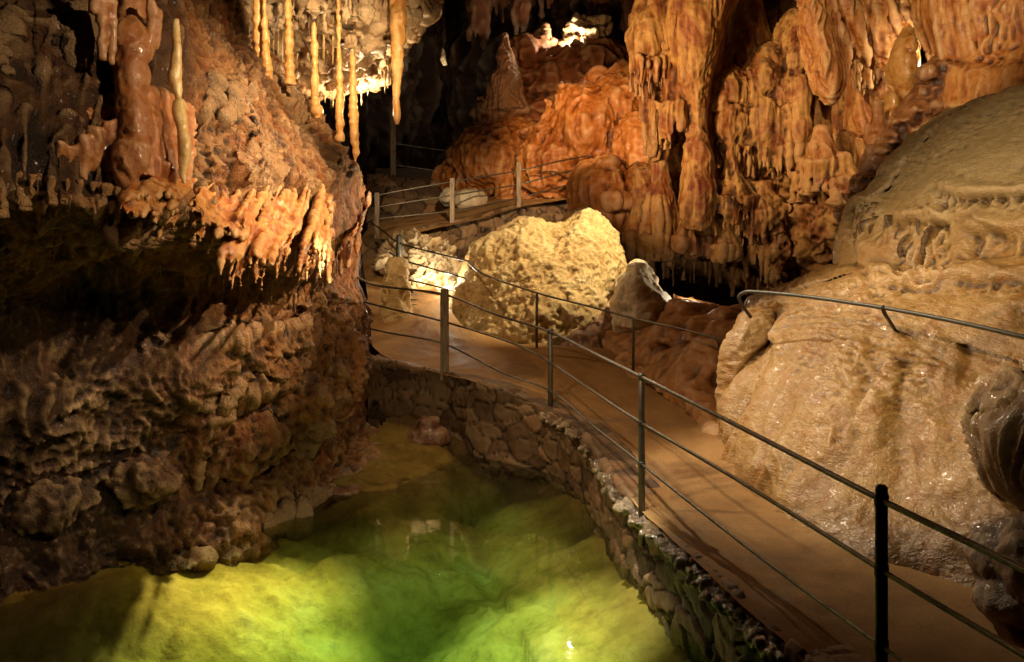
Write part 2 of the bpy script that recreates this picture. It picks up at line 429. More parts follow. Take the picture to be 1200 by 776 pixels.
f1, f2, cid = worley(Q * 7.0, 4); depth += .09 * np.clip(.5 - f1, 0, 1) * sstep(.45, .9, cid) + .022 * ridged(Q, 3.5, 3, 61); f1, f2, cid = worley(Q * 15.0, 14); depth += .06 * np.clip(.5 - f1, 0, 1) * sstep(.5, .9, cid)
wl = np.array([[-1.75, 11.9], [-.85, 11.75], [-.3, 11.4], [.40, 10.85], [.57, 9.9], [.81, 8.53], [.95, 7.9], [1.06, 7.02], [1.25, 6.0], [1.41, 5.12], [1.6, 3.95], [1.8, 2]])
wx = np.interp(Q[:, 1], wl[::-1, 1], wl[::-1, 0]); dwl = wx - Q[:, 0]
bank = -.10 - .42 * np.clip(dwl, 0, 9) + .04 * fbm(Q, 3, 3, 91); depth = np.where(dwl < .9, np.maximum(depth, bank), depth)
Q[:, 2] = np.where(dl < 0, np.minimum(depth, -.05) + np.minimum(.3, -dl * .25), depth)
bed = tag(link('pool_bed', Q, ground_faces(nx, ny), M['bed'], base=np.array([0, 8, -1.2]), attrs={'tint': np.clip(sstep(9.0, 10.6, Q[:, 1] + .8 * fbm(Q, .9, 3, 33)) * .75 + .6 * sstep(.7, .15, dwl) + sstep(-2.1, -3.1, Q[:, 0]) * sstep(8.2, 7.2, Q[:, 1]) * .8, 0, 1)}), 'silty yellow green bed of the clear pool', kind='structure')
# water: closed box, top at z = 0
wv = np.array([[x, y, z] for z in (-2.2, 0) for x, y in ((-8.9, 1.1), (3.1, 1.1), (3.1, 13.9), (-8.9, 13.9))])
tag(link('pool_water', wv, [(3, 2, 1, 0), (4, 5, 6, 7), (0, 1, 5, 4), (1, 2, 6, 5), (2, 3, 7, 6), (3, 0, 4, 7)], M['water'], base=np.array([0, 8, 0]), smooth=False), 'clear green pool lit from above', kind='structure')

# path stations: left edge, right edge (u, v, Y)
def Yz(v, z): return (CAMZ - z) * F / (v - 260.0)
ST = [((1290, 1300, Yz(1300, .55)), (1800, 1100, Yz(1100, .6))), ((960, 790, Yz(790, .55)), (1225, 705, Yz(705, .58))), ((870, 705, Yz(705, .55)), (1110, 658, Yz(658, .58))),
      ((800, 640, Yz(640, .55)), (1000, 634, Yz(634, .59))), ((752, 597, Yz(597, .55)), (940, 610, Yz(610, .6))), ((720, 560, Yz(560, .58)), (885, 565, Yz(565, .62))),
      ((680, 505, Yz(505, .6)), (865, 510, Yz(510, .68))), ((640, 480, Yz(480, .66)), (810, 455, Yz(455, .75))), ((580, 454, Yz(454, .8)), (750, 428, Yz(428, .86))),
      ((520, 438, 11.85), (690, 411, 12.8)), ((470, 426, 12.2), (600, 404, 13.2)), ((440, 407, 12.7), (542, 389, 13.4)), ((436, 384, 13.6), (520, 368, 13.9)),
      ((432, 347, 15), (505, 342, 14.8)), ((426, 307, 17), (480, 308, 16)), ((425, 279, 18.5), (472, 281, 17)), ((446, 262, 19.2), (501, 267, 17.6)),
      ((520, 246, 19.8), (562, 255, 18.4)), ((580, 230, 20.5), (609, 241, 19.0)), ((640, 221, 21), (662, 233, 19.3))]
Lp = catmull([P(*a) for a, b in ST], 260); Rp = catmull([P(*b) for a, b in ST], 260)
Rp2 = Rp.copy()
ns = 60
t = np.linspace(-.02, 1.12, ns)[None, :, None]
pg = (Lp[:, None] * (1 - t) + Rp[:, None] * t).reshape(-1, 3)
pg[:, 2] += .018 * fbm(pg, 1.2, 4, 6) + .006 * fbm(pg, 9, 3, 8)
tag(link('path', pg, ground_faces(ns, 260), M['path'], base=np.array([1, 9, .5]), attrs={'crev': np.zeros(len(pg))}), 'worn brown concrete walkway winding up into the cave', kind='structure')

# generic cave floor under and behind everything, far wall and high ceiling
nx, ny = 220, 200
X, Yg = np.meshgrid(np.linspace(-12, 14, nx), np.linspace(11.5, 36, ny)); Q = np.stack([X.ravel(), Yg.ravel(), np.zeros(X.size)], 1)
Q[:, 2] = -.3 + .21 * np.clip(Q[:, 1] - 12.5, 0, 8) + .05 * np.clip(Q[:, 1] - 20, 0, 20) + .25 * fbm(Q, .5, 4, 2) + .05 * fbm(Q, 3, 3, 5)
tag(link('cave_floor', Q, ground_faces(nx, ny), M['back'], base=np.array([0, 20, 0]), attrs={'crev': np.zeros(len(Q))}), 'dark uneven floor of the rear chamber', kind='structure')
bw = [[(u, v, Yv + .8 * math.sin(u * .013 + v * .01)) for u, Yv in ((-500, 19), (100, 22), (430, 27), (520, 29), (640, 27), (760, 24), (900, 20), (1100, 18), (1500, 15))] for v in (-420, -150, 0, 120, 230, 380)]
def d_back(V, N): return .35 * flutes(V, 2.2, 3, .35) + .25 * fbm(V, .7, 4, 1) + .08 * fbm(V, 4, 3, 8)
tag(rock('cave_back_wall', [patch(bw, 60, 40, 1.5)], .09, M['back'], d_back), 'shadowed rock wall closing the rear chamber', kind='structure')

# ceiling: sheet high overhead from camera back to far wall
nx, ny = 160, 200
X, Yg = np.meshgrid(np.linspace(-14, 16, nx), np.linspace(-4, 34, ny)); Q = np.stack([X.ravel(), Yg.ravel(), np.zeros(X.size)], 1)
Q[:, 2] = 6.6 + .14 * np.clip(Q[:, 1], 0, 30) + .5 * fbm(Q, .4, 4, 21) - .35 * np.clip(ridged(Q, 1.1, 2, 5), 0, 2)
tag(link('cave_ceiling', Q, np.array(grid_faces(nx, ny))[:, ::-1], M['back'], base=np.array([0, 15, 7]), attrs={'crev': np.zeros(len(Q))}), 'dark cave roof above the pool', kind='structure')
# rear wall behind the viewer and the side, so that the room is closed
bk = [[(x, y, z) for x, y in ((-13, 3), (-11, -2), (-4, -3.5), (4, -3.5), (11, -2), (13, 4), (13, 14))] for z in (-1, 1.5, 4, 7.5)]
G = np.array(bk, float); A = np.array([catmull(r, 90) for r in G]); B = np.array([catmull(A[:, i], 50) for i in range(90)]).transpose(1, 0, 2).reshape(-1, 3)
B += .3 * np.stack([fbm(B, .8, 4, 1), fbm(B, .8, 4, 2), fbm(B, .8, 4, 3)], 1)
tag(link('cave_side_wall', B, ground_faces(90, 50), M['back'], base=np.array([0, 0, 0]), attrs={'crev': np.zeros(len(B))}), 'rock wall behind the near end of the walkway', kind='structure')

# ------------------------------------------------------------------ left wall
cu = [-60, 0, 100, 150, 220, 290, 350, 400, 432]
lip = [235, 235, 245, 248, 262, 296, 325, 312, 262]; lipY = [5.7, 5.95, 6.3, 6.6, 7.1, 7.9, 8.8, 9.8, 10.9]
rec = [340, 340, 340, 340, 340, 350, 362, 350, 320]; recY = [7.0, 7.3, 7.7, 7.95, 8.35, 8.85, 9.5, 10.2, 11.3]
rid = [500, 495, 465, 450, 425, 402, 388, 370, 368]; ridY = [6.9, 7.1, 7.5, 7.8, 8.2, 8.7, 9.4, 10.2, 11.4]
mid = [600, 595, 570, 560, 540, 515, 490, 465, 440]; midY = [7.0, 7.3, 7.7, 8.0, 8.4, 8.9, 9.6, 10.5, 11.7]
foot = [715, 700, 680, 660, 640, 620, 590, 560, 518]
up2 = [(-60, -160, 6.9), (0, -160, 7.1), (95, -160, 7.6), (150, -160, 8.2), (215, -140, 9.2), (255, -60, 10.6), (300, 60, 12.4), (350, 130, 13.2), (405, 200, 13.8)]
up1 = [(-60, 0, 6.3), (0, 0, 6.6), (100, 0, 7.0), (150, 0, 7.3), (210, 0, 8.0), (262, 30, 9.2), (318, 96, 10.3), (365, 143, 10.8), (414, 200, 11.8)]
up0 = [(-60, 120, 5.9), (0, 120, 6.2), (100, 120, 6.6), (150, 120, 6.95), (215, 120, 7.5), (285, 130, 8.4), (340, 160, 9.2), (388, 196, 10.0), (430, 226, 11.2)]
up00 = [(-60, 195, 5.7), (0, 195, 5.95), (100, 200, 6.35), (150, 205, 6.65), (218, 212, 7.2), (288, 232, 8.0), (345, 262, 8.8), (395, 262, 9.75), (434, 242, 10.9)]
rows = [up2, up1, up0, up00, list(zip(cu, lip, lipY)), [(a, (b + c) / 2 - 8, d * .35 + e * .65) for a, b, c, d, e in zip(cu, lip, rec, lipY, recY)],
        list(zip(cu, rec, recY)), [(a, b * .35 + c * .65, d * .45 + e * .55) for a, b, c, d, e in zip(cu, rec, rid, recY, ridY)], list(zip(cu, rid, ridY)), list(zip(cu, mid, midY)),
        [(a, b, CAMZ * F / (b - 260.)) for a, b in zip(cu, foot)], [(a, b + 60, CAMZ * F / (b - 260.) + .1) for a, b in zip(cu, foot)]]
rows = [[(r[0][0] - 260, r[0][1], r[0][2] - .5)] + r + [(r[-1][0] - 4, r[-1][1], r[-1][2] + 1.2), (r[-1][0] - 30, r[-1][1] + 0, r[-1][2] + 3.0)] for r in rows]
rows = [[(u - (10 if i > 7 else 0), v, Y) for i, (u, v, Y) in enumerate(r)] for r in rows]
pcs = [patch(rows, 90, 120, 1.2, (-.7, .75, 0))]
Gw = pcs[0][0][:90 * 120]; GU = Gw[:, 0] / Gw[:, 1] * F + 600; GV = 260 - (Gw[:, 2] - CAMZ) / Gw[:, 1] * F
def wallY(u, v):
    k = np.argsort((GU - u) ** 2 + (GV - v) ** 2)[:5]; return float(Gw[k, 1].mean())
def drape(u, v0, v1, r, lean=0, off=.5, tip=.25):
    pts = []
    for k in range(8):
        t = k / 7; v = v0 + (v1 - v0) * t; uu = u + lean * t; y = wallY(uu, v)
        if pts and y > pts[-1][2] + .12: y = pts[-1][2] + .02
        pts.append((uu, v, y - r * y / F * off, r * (.55 + .75 * math.sin(math.pi * min(1, t * 1.15 + .1)) * .7) if t < .99 else r * tip))
    return tube(pts, 9, 24)
R = random.Random(3)
# bosses and shelves along the shore
for (u, v, Y, a, b, d) in [(300, 600, 9.1, 40, 10, .5), (350, 572, 9.8, 40, 9, .5), (405, 545, 10.7, 40, 8, .5), (205, 652, 8.2, 40, 9, .4),
                           (150, 655, 7.95, 34, 18, .35), (95, 672, 7.7, 40, 22, .4), (30, 690, 7.4, 50, 26, .4), (-40, 700, 7.1, 50, 30, .4), (330, 602, 9.2, 24, 10, .3), (425, 530, 11.4, 26, 12, .4),
                           (265, 520, 8.8, 60, 40, .4), (340, 480, 9.5, 50, 40, .4), (400, 440, 10.5, 30, 50, .4), (60, 590, 7.6, 50, 40, .4), (160, 560, 8.1, 50, 35, .4), (225, 500, 8.5, 40, 40, .35), (270, 450, 8.9, 40, 30, .4)]:
    pcs.append(blob(u, v, Y + .1, a, b, d))
# stems and ribs on the diagonal ridge below the hollow
for pts in [[(330, 372, 9.3, 7), (312, 400, 9.1, 6), (300, 415, 9.0, 8), (286, 432, 8.8, 7), (272, 458, 8.6, 5), (262, 482, 8.5, 3)], [(212, 375, 8.6, 7), (206, 398, 8.5, 7), (198, 410, 8.4, 5)],
            [(142, 405, 8.0, 8), (135, 425, 7.9, 6), (126, 450, 7.8, 5), (118, 476, 7.7, 2)], [(230, 415, 8.4, 8), (236, 440, 8.4, 6), (240, 465, 8.4, 4), (243, 482, 8.4, 3)],
            [(225, 520, 8.4, 8), (228, 545, 8.4, 6), (232, 575, 8.4, 4)], 
            [(380, 360, 10.0, 6), (374, 385, 9.9, 5), (372, 400, 9.9, 3)]]:
    pcs.append(tube(pts, 9, 14))


lipx = fringe([(0, 222, 5.95), (60, 228, 6.2), (150, 244, 6.6), (220, 262, 7.1)], 30, 6, 34, 2.2, 5.5, 6, -.1, .3) + fringe([(220, 262, 7.1), (290, 290, 7.9), (350, 318, 8.8), (395, 308, 9.8)], 26, 4, 44, 1.6, 4.2, 61, -.2, .35) + fringe([(20, 205, 5.95), (100, 215, 6.35), (150, 225, 6.6), (230, 240, 7.2)], 40, 10, 46, 3, 6, 66, -.05, .12)
lipx += fringe([(100, 300, 7.6), (220, 318, 8.0), (300, 338, 8.6), (370, 352, 9.4)], 18, 4, 30, 1.4, 3.6, 67, 0, .4) + fringe([(40, 420, 7.6), (140, 400, 8.0), (200, 392, 8.3), (290, 388, 8.7), (330, 368, 9.3)], 30, 10, 34, 2.5, 5, 68, -.4, .15)
R = random.Random(8)
for k in range(16): pcs.append(drape(R.uniform(-30, 135), R.uniform(-60, 20), R.uniform(50, 130), R.uniform(4, 8), R.uniform(-6, 6)))
for k in range(30): u_ = R.uniform(-20, 215); pcs.append(drape(u_, R.uniform(110, 160), R.uniform(195, 262), R.uniform(3.5, 8), R.uniform(-5, 3)))
for k in range(14): u_ = R.uniform(215, 300); pcs.append(drape(u_, R.uniform(60, 180), R.uniform(200, 262), R.uniform(3, 6), R.uniform(-14, 0)))
for k in range(16):
    t_ = k / 15; u_ = 235 - 70 * t_ + R.uniform(-6, 6); pcs.append(drape(u_, 218 + 18 * t_ + R.uniform(-5, 5), 262 + 26 * t_ + R.uniform(-8, 14), R.uniform(2.5, 4.5), -R.uniform(25, 50), 1.0))
def pale_highlights(V):  # pale crust patches that put wet highlights into the wall colour
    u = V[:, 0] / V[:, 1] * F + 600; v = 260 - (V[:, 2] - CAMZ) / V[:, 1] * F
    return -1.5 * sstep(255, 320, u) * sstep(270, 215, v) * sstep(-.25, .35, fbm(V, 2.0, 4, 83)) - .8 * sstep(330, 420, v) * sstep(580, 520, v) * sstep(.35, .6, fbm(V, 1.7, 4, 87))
def wv3(V, k, a, s_): return V + a * np.stack([fbm(V, k, 3, s_), fbm(V, k, 3, s_ + 9), fbm(V, k, 3, s_ + 18)], 1)
def d_left(V, N):
    u = V[:, 0] / V[:, 1] * F + 600; v = 260 - (V[:, 2] - CAMZ) / V[:, 1] * F
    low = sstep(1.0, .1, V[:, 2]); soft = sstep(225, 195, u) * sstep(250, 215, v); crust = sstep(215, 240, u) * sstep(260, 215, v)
    dr = sstep(240, 285, u) * sstep(205, 235, v) * sstep(355, 330, v)
    k = 1 - .7 * soft
    W = wv3(V, 1.8, .11, 50); W[:, 0] += .35 * W[:, 2]
    rg = ridged(W * np.array([1, 1, .55]), 2.6, 4, 2)
    pt = sstep(-.25, .45, fbm(V, 1.1, 2, 71))
    d = .11 * fbm(V, 1.3, 3, 1) + k * (.055 * rg + (.012 + .028 * pt) * fbm(W, 9, 4, 12) + .016 * ridged(V, 15, 3, 5) * (.3 + .7 * pt) + .008 * fbm(V, 34, 2, 6))
    f1, f2, cid = worley(wv3(V, 3, .08, 90) * 19.0, 2)
    d += .02 * (1 - f1 * 1.3) * np.maximum(sstep(.1, .6, fbm(V, 2.2, 2, 44) + .1), .8 * crust) * (1 - soft) + crust * .03 * ridged(V, 11, 3, 47)
    d += soft * .05 * flutes(V, 6, 4, .4)
    f3, f4, c2 = worley(wv3(V, 4, .06, 95) * 12.5, 7); d += low * .036 * (1 - f3 * 1.4)
    dk = sstep(340, 120, u) * sstep(290, 360, v) * .85  # shade put into the colour: wall darkens towards its lower left
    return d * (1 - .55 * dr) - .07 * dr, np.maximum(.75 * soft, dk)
tag(rock('cave_wall', pcs, .0175, M['left'], d_left, 1, extra=lipx, cvf=pale_highlights), 'craggy brown rock wall overhanging the left side of the pool', kind='structure')

# orange flutes pouring over the lip of the left wall
def d_soft(a=.012, b=.03):
    return lambda V, N: a * fbm(V, 14, 3, 3) + b * fbm(V, 3, 3, 5)
pcs = []
R = random.Random(12)
for c_ in range(31):
    sc_ = float((c_ + R.uniform(.1, .9)) / 24) - .29; nr = R.choice([2, 3, 4, 4, 5, 6]); dv0 = R.uniform(-14, 22); dv1 = R.uniform(-44, 10); lk = R.uniform(.7, 1.15); big = R.uniform(.8, 1.35)
    for k in range(nr):
        s = min(1.0, max(-.32, sc_ + (k - nr / 2) * .0165 + R.uniform(-.004, .004)))
        u0 = 224 + 208 * s; v0 = float(np.interp(s, [0, .35, .6, .8, 1], [212, 222, 232, 228, 216])) + dv0 + R.uniform(-8, 8)
        v1 = float(np.interp(s, [0, .2, .4, .55, .7, .85, 1], [266, 290, 320, 346, 358, 348, 330])) + min(0, s) * 30 + dv1 + R.uniform(-16, 8)
        v1 = max(v1, v0 + 26)
        ux = u0 - (74 * max(.2, min(1, 1 - s)) ** .8 * lk + R.uniform(-2, 3)) * (v1 - v0) / 100.0
        r = R.choice([1.5, 2.0, 2.6, 3.2, 3.8]) * big * (1 if s < .75 else .8); pts = []; o_ = .06 + .17 * float(sstep(.3, .9, s)); ph = R.uniform(0, 6)
        for q in range(10):
            t = q / 9; uu = u0 + (ux - u0) * float(sstep(-.1, .95, np.array(t))) + 1.5 * math.sin(5 * t + ph); vv = v0 + (v1 - v0) * t; y = wallY(uu, vv)
            if pts and y > pts[-1][2] + .02: y = pts[-1][2] + .01
            pts.append((uu, vv, y - o_ * min(1, t * 3) - .04 * math.sin(3.14 * t), r * (.75 + .5 * math.sin(2.6 * t + .25) + .18 * math.sin(9 * t + ph)) if q < 9 else r * .25))
        pcs.append(tube(pts, 9, 34))
tag(rock('flowstone_drapery', pcs, .0115, M['drape'], lambda V, N: .010 * fbm(V, 16, 3, 3) + .02 * fbm(V, 4, 3, 5), 2), 'fan of orange and cream flowstone ribs pouring over the lip of the left wall', 'drapery')

# rust column with a collar, its curtain of short stalactites
pcs = [tube([(152, -40, 7.0, 17), (153, 25, 6.9, 16), (154, 34, 6.85, 15), (154, 40, 6.75, 20), (155, 58, 6.72, 21), (153, 75, 6.7, 18), (156, 95, 6.68, 20), (154, 112, 6.66, 18), (157, 128, 6.62, 21), (158, 150, 6.6, 21), (156, 165, 6.58, 18), (153, 185, 6.5, 21), (150, 205, 6.5, 17), (152, 225, 6.5, 9), (154, 241, 6.5, 3)], 16, 60)]
for i, (u, v0, v1, r) in enumerate([(120, 0, 70, 7), (131, 0, 75, 6), (110, -10, 15, 10), (178, 0, 72, 6), (185, 10, 60, 5), (128, 140, 232, 9), (112, 150, 205, 9), (98, 160, 225, 8), (82, 170, 215, 9), (70, 165, 200, 9), (140, 180, 235, 6), (176, 180, 225, 7), (186, 185, 232, 7), (196, 190, 236, 6), (202, 200, 248, 7), (168, 190, 216, 5)]):
    pcs.append(drip(u, v0, v1, 6.62 + (u - 150) * .004, r, 2.5))
pcs.append(patch([[(60, 130, 6.5), (110, 120, 6.65), (160, 100, 6.8), (215, 120, 7.3)], [(58, 170, 6.35), (110, 165, 6.5), (160, 170, 6.6), (212, 175, 7.0)], [(60, 200, 6.3), (110, 200, 6.45), (160, 205, 6.55), (208, 212, 6.9)]], 24, 18, .3))
tag(rock('rust_column', pcs, .014, M['flow_rust'], lambda V, N: .012 * fbm(V, 9, 4, 3) + .018 * fbm(V, 3.5, 2, 5) + .01 * flutes(V, 12, 3, 1.5), 2), 'stout rust red column with a pale collar on the left wall', 'column')
# its pale upper twin
pcs = [tube([(206, 22, 7.0, 4), (206, 40, 6.98, 5.5), (207, 75, 6.95, 7), (205, 90, 6.94, 8), (208, 105, 6.92, 6), (209, 116, 6.9, 4), (210, 122, 6.88, 8), (211, 135, 6.85, 8.5), (214, 155, 6.8, 6.5), (217, 175, 6.78, 8), (214, 200, 6.75, 5), (216, 216, 6.75, 2)], 12, 50)]
tag(rock('pale_column', pcs, .009, M['pale'], lambda V, N: .006 * fbm(V, 14, 3, 3), 2), 'slender cream stalagmite column beside the rust red column', 'column')
tag(rock('stalactite', [tube([(201, 225, 6.7, 7), (202, 243, 6.7, 4), (202, 252, 6.7, 1.6), (202, 262, 6.7, .5)], 8, 16)], .006, M['pale'], lambda V, N: .002 * fbm(V, 20, 2, 3), 1), 'small white tipped stalactite under the rust red column', 'stalactite')

# columns between ledge and ceiling
cols = [([(302, -60, 4.5), (302, 30, 5.5), (303, 62, 4.5), (303, 76, 3)], 9.9, 'short amber column at the left end of the ledge row'),
        ([(310, -60, 3), (310, 20, 3), (312, 60, 5), (313, 95, 7)], 9.8, 'amber stalagmite on the ledge, thick foot, beside the short amber column'),
        ([(338, -60, 4), (338, 10, 4), (339, 60, 5), (340, 100, 6.5)], 10.1, 'amber column in the middle of the ledge, smooth and evenly thick'),
        ([(368, 26, 3), (368, 40, 4), (369, 80, 4.5), (369, 118, 5), (372, 130, 7), (373, 140, 6)], 10.5, 'amber stalagmite on the ledge with a blunt tip and knobbed foot'),
        ([(397, -60, 2.6), (397, 40, 3), (398, 100, 4), (398, 140, 5), (399, 166, 5)], 10.9, 'tall thin amber column reaching from the ledge up to the roof'),
        ([(413, 58, 1.6), (413, 70, 3.5), (414, 110, 5), (415, 150, 5.5), (417, 175, 4.5), (416, 190, 2)], 11.2, 'pointed orange stalagmite at the outer end of the ledge')]
for pts, Y, lab in cols:
    o = rock('ledge_column', [tube([(u, v, Y, r) for u, v, r in pts], 10, 40)], .012, M['amber'], lambda V, N: .008 * fbm(V * np.array([.4, .4, 1]), 11, 3, int(Y * 10)) + .007 * fbm(V, 14, 3, 3) + .003 * np.sin(V[:, 2] * 60 + 4 * fbm(V, 4, 2, 1)), 1)
    tag(o, lab, 'column', 'amber columns on the ledge')
# long hanging stalactite
o = rock('stalactite', [tube([(465, -70, 11, 10), (466, 0, 11, 8.5), (466, 40, 11, 8), (465, 80, 11, 5), (464, 115, 11, 4), (465, 130, 11, 4.5), (466, 140, 11, 3), (465, 146, 11, 1)], 12, 50)], .014, M['amber'], lambda V, N: .015 * flutes(V, 12, 3, 1.0) + .01 * fbm(V, 9, 3, 3), 1)
tag(o, 'longest stalactite, tan and fluted, hanging in front of the dark chamber', 'stalactite')
# crusted roof lobe over the ledge
pcs = [patch([[(200, -140, 10), (300, -140, 10.6), (400, -140, 11.2), (480, -140, 11.6), (560, -140, 12)], [(225, 0, 10.3), (300, 0, 11.2), (400, -10, 11.2), (470, -10, 11.3), (512, -10, 11.9)], [(240, 40, 10.8), (310, 50, 11.9), (395, 30, 11.4), (455, 30, 11.5), (495, 18, 12)],
              [(262, 75, 11.4), (320, 88, 12.2), (395, 78, 12.3), (440, 66, 12.4), (480, 34, 12.6)], [(280, 90, 12.2), (340, 100, 12.8), (398, 102, 12.9), (430, 98, 12.9), (455, 70, 13.2)], [(290, 60, 13.4), (340, 70, 13.8), (400, 76, 14), (440, 70, 14), (480, 30, 14)]], 50, 50, .5)]
pcs += [blob(430, 84, 12.9, 26, 16), blob(400, 88, 12.7, 24, 14), blob(360, 82, 12.6, 30, 14), blob(445, 20, 11.5, 40, 14), blob(490, 12, 12, 24, 14)]
pcs += fringe([(400, 44, 11.4), (425, 46, 11.5), (455, 40, 11.6), (490, 26, 12)], 34, 4, 24, 1.3, 2.6, 15, 0, .2) + fringe([(380, 92, 12.7), (410, 100, 12.8), (440, 92, 12.9)], 16, 2, 10, 2, 4, 17)
pcs += fringe([(270, 20, 10.6), (330, 10, 11), (390, 0, 11), (440, -5, 11.2)], 34, 10, 45, 2, 4, 18, 0, .4)
def d_ceil(V, N):
    f1, f2, c = worley(V * 9, 2)
    return .09 * fbm(V, 2, 3, 1) + .06 * ridged(V, 4, 3, 2) + .03 * fbm(V, 11, 3, 3) + .04 * (1 - f1 * 1.3)
lobx = []
for ln, n_ in (([(262, 30, 10.4), (330, 24, 11.0), (395, 16, 11.2), (450, 18, 11.3)], 60), ([(300, 62, 11.9), (350, 66, 12.0), (400, 60, 12.0), (450, 46, 12.0)], 50), ([(340, 96, 12.6), (400, 102, 12.8), (440, 94, 12.8), (462, 72, 12.6)], 30), ([(395, -4, 11.1), (450, 0, 11.2), (500, 2, 11.8)], 24)):
    lobx += fringe(ln, n_, 6, 30, 1.0, 2.4, n_, 0, .3)
tag(rock('roof_lobe', pcs, .024, M['ceil'], d_ceil, 2, extra=lobx), 'crusted cream and brown roof lobe hanging over the ledge columns', 'rock formation')
R = random.Random(77)
for k, (u, v0, v1, Y) in enumerate([(420, 38, 62, 11.5), (427, 40, 58, 11.5), (411, 40, 54, 11.5), (452, 30, 66, 11.6)] + [(R.uniform(300, 480), R.uniform(5, 40), 0, 11.35) for _ in range(22)]):
    if not v1: v1 = v0 + R.uniform(12, 40)
    tag(link('soda_straw', *tube([(u, v0, Y, .9), (u, v1, Y, .6)], 6, 4), M['pale']), 'thin white straw stalactite under the crusted roof lobe', 'stalactite', 'straw stalactites')

# ------------------------------------------------------------------ rear chamber
# knobbly rust formation at the back
pcs = [blob(655, 100, 22.6, 62, 42, 1.2), blob(690, 80, 22.6, 40, 30, 1), blob(625, 70, 22.4, 30, 26, .6), blob(720, 100, 22.8, 30, 50, .8), blob(650, 130, 22.2, 50, 30, .8)]
pcs += bell(594, 90, 140, 22.0, 16, 34, 2, 20, 4, 20)
pcs += fringe([(600, 120, 21.9), (630, 135, 21.8), (660, 140, 21.7)], 14, 4, 16, 3, 6, 3)
tag(rock('rust_formation', pcs, .035, M['rustback'], extra=[tube([(591, 40, 21.8, 1.5), (592, 52, 21.7, 5), (592, 72, 21.6, 10), (592, 96, 21.5, 17), (594, 128, 21.5, 25)], 14, 24), tube([(601, 58, 21.9, 1), (602, 90, 21.8, 8)], 8, 9), tube([(640, 30, 22.2, 1.5), (640, 60, 22.2, 7)], 8, 9)], disp=lambda V, N: .12 * fbm(V, 1.6, 3, 1) + .07 * ridged(V * np.array([1, 1, 2.2]), 2.4, 3, 2) + .05 * flutes(V, 5, 3, .6), smooth=3, xd=.014), 'folded rust coloured rock mass with a pointed cone at its left end', 'rock formation')
pcs = [blob(684, 50, 22.6, 20, 20, .5), blob(680, 36, 22.6, 14, 10, .3), blob(697, 34, 22.8, 14, 14, .3), blob(678, 58, 22.3, 14, 8, .3)]
tag(rock('cream_rock', pcs, .03, M['bright'], lambda V, N: .14 * ridged(V, 3, 3, 1) + .04 * fbm(V, 9, 3, 2), 1), 'glaring cream rock on top of the rear rust formation', 'rock')
pcs = [blob(632, 50, 22.4, 9, 13, .25), blob(627, 57, 22.4, 12, 8, .25)]
tag(rock('cream_rock', pcs, .03, M['bright'], lambda V, N: .08 * ridged(V, 4, 3, 1), 1), 'small lit rock left of the glaring cream rock', 'rock')
pcs = [tube([(519, 55, 27, 1.5), (520, 68, 27, 4), (521, 77, 27, 3)], 8, 10)]
tag(rock('lit_stalagmite', pcs, .03, M['bright'], lambda V, N: .03 * fbm(V, 5, 3, 1), 1), 'tiny bright cone of rock alone in the dark chamber', 'stalagmite')
tag(link('bench_plank', *sweep([P(638, 67, 22), P(674, 58, 22)], [.07, .06], 6, 4, True), M['wood']), 'weathered plank lying between the two lit rear rocks', 'plank')
# dark hanging columns in the far dark
for k, (u, r, v1, Y) in enumerate([(560, 12, 60, 25), (585, 16, 30, 25.5), (612, 9, 45, 24.5), (720, 14, 70, 25), (745, 12, 90, 24), (645, 14, 20, 25), (700, 10, 20, 25)]):
    o = rock('dark_stalactite', bell(u, -130, v1 - 30, Y, r * 1.4, r, k, 7, 8, 34), .05, M['rustback'], lambda V, N: .06 * flutes(V, 4, k, .4) + .04 * fbm(V, 3, 3, 2), 2)
    tag(o, ['dim fluted stalactite at the left edge of the dark roof', 'broad dim stalactite above the cone of the rust formation', 'narrow dim stalactite with a frayed tip over the rust formation', 'dim stalactite right of the glaring cream rock', 'dark stalactite beside the big ochre column', 'dim stalactite over the plank', 'short dim stalactite above the glaring cream rock'][k], 'stalactite', 'dim stalactites in the rear chamber')

# orange mound
pcs = [blob(690, 165, 19.80, 48, 62, 1.0), blob(725, 140, 19.80, 40, 50, .8), blob(655, 190, 19.80, 48, 44, .8), blob(640, 230, 20.50, 60, 30, .8), blob(745, 190, 19.10, 36, 60, .8), blob(598, 190, 21.40, 72, 48, 1.2), blob(560, 215, 21.70, 50, 34, 1), blob(700, 215, 19.50, 40, 40, .8),
       blob(675, 128, 20.00, 26, 30, .5), blob(700, 105, 20.30, 18, 22, .4), blob(735, 105, 20.20, 26, 26, .5)]
R = random.Random(5)
for k in range(30):
    a = R.uniform(0, 1); b = R.uniform(0, 1)
    u = 640 + 130 * a; v = 105 + 115 * b
    w_ = R.uniform(9, 20)
    pcs += bell(u, v - 14, v + R.uniform(14, 40), 19.4 + abs(u - 705) * .006 + .3 * (1 - b), w_ * .35, w_, k, 0, flut=.12)
tag(rock('orange_mound', pcs, .03, M['orange'], lambda V, N: .09 * fbm(V, 1.6, 3, 1) + .025 * ridged(V, 4, 3, 2) + .05 * flutes(V, 4.5, 3, .35) + .02 * flutes(V, 12, 6, .5) + .012 * fbm(V, 14, 2, 3), 3), 'large glowing orange flowstone mound with lumpy cascades behind the railing', 'flowstone')
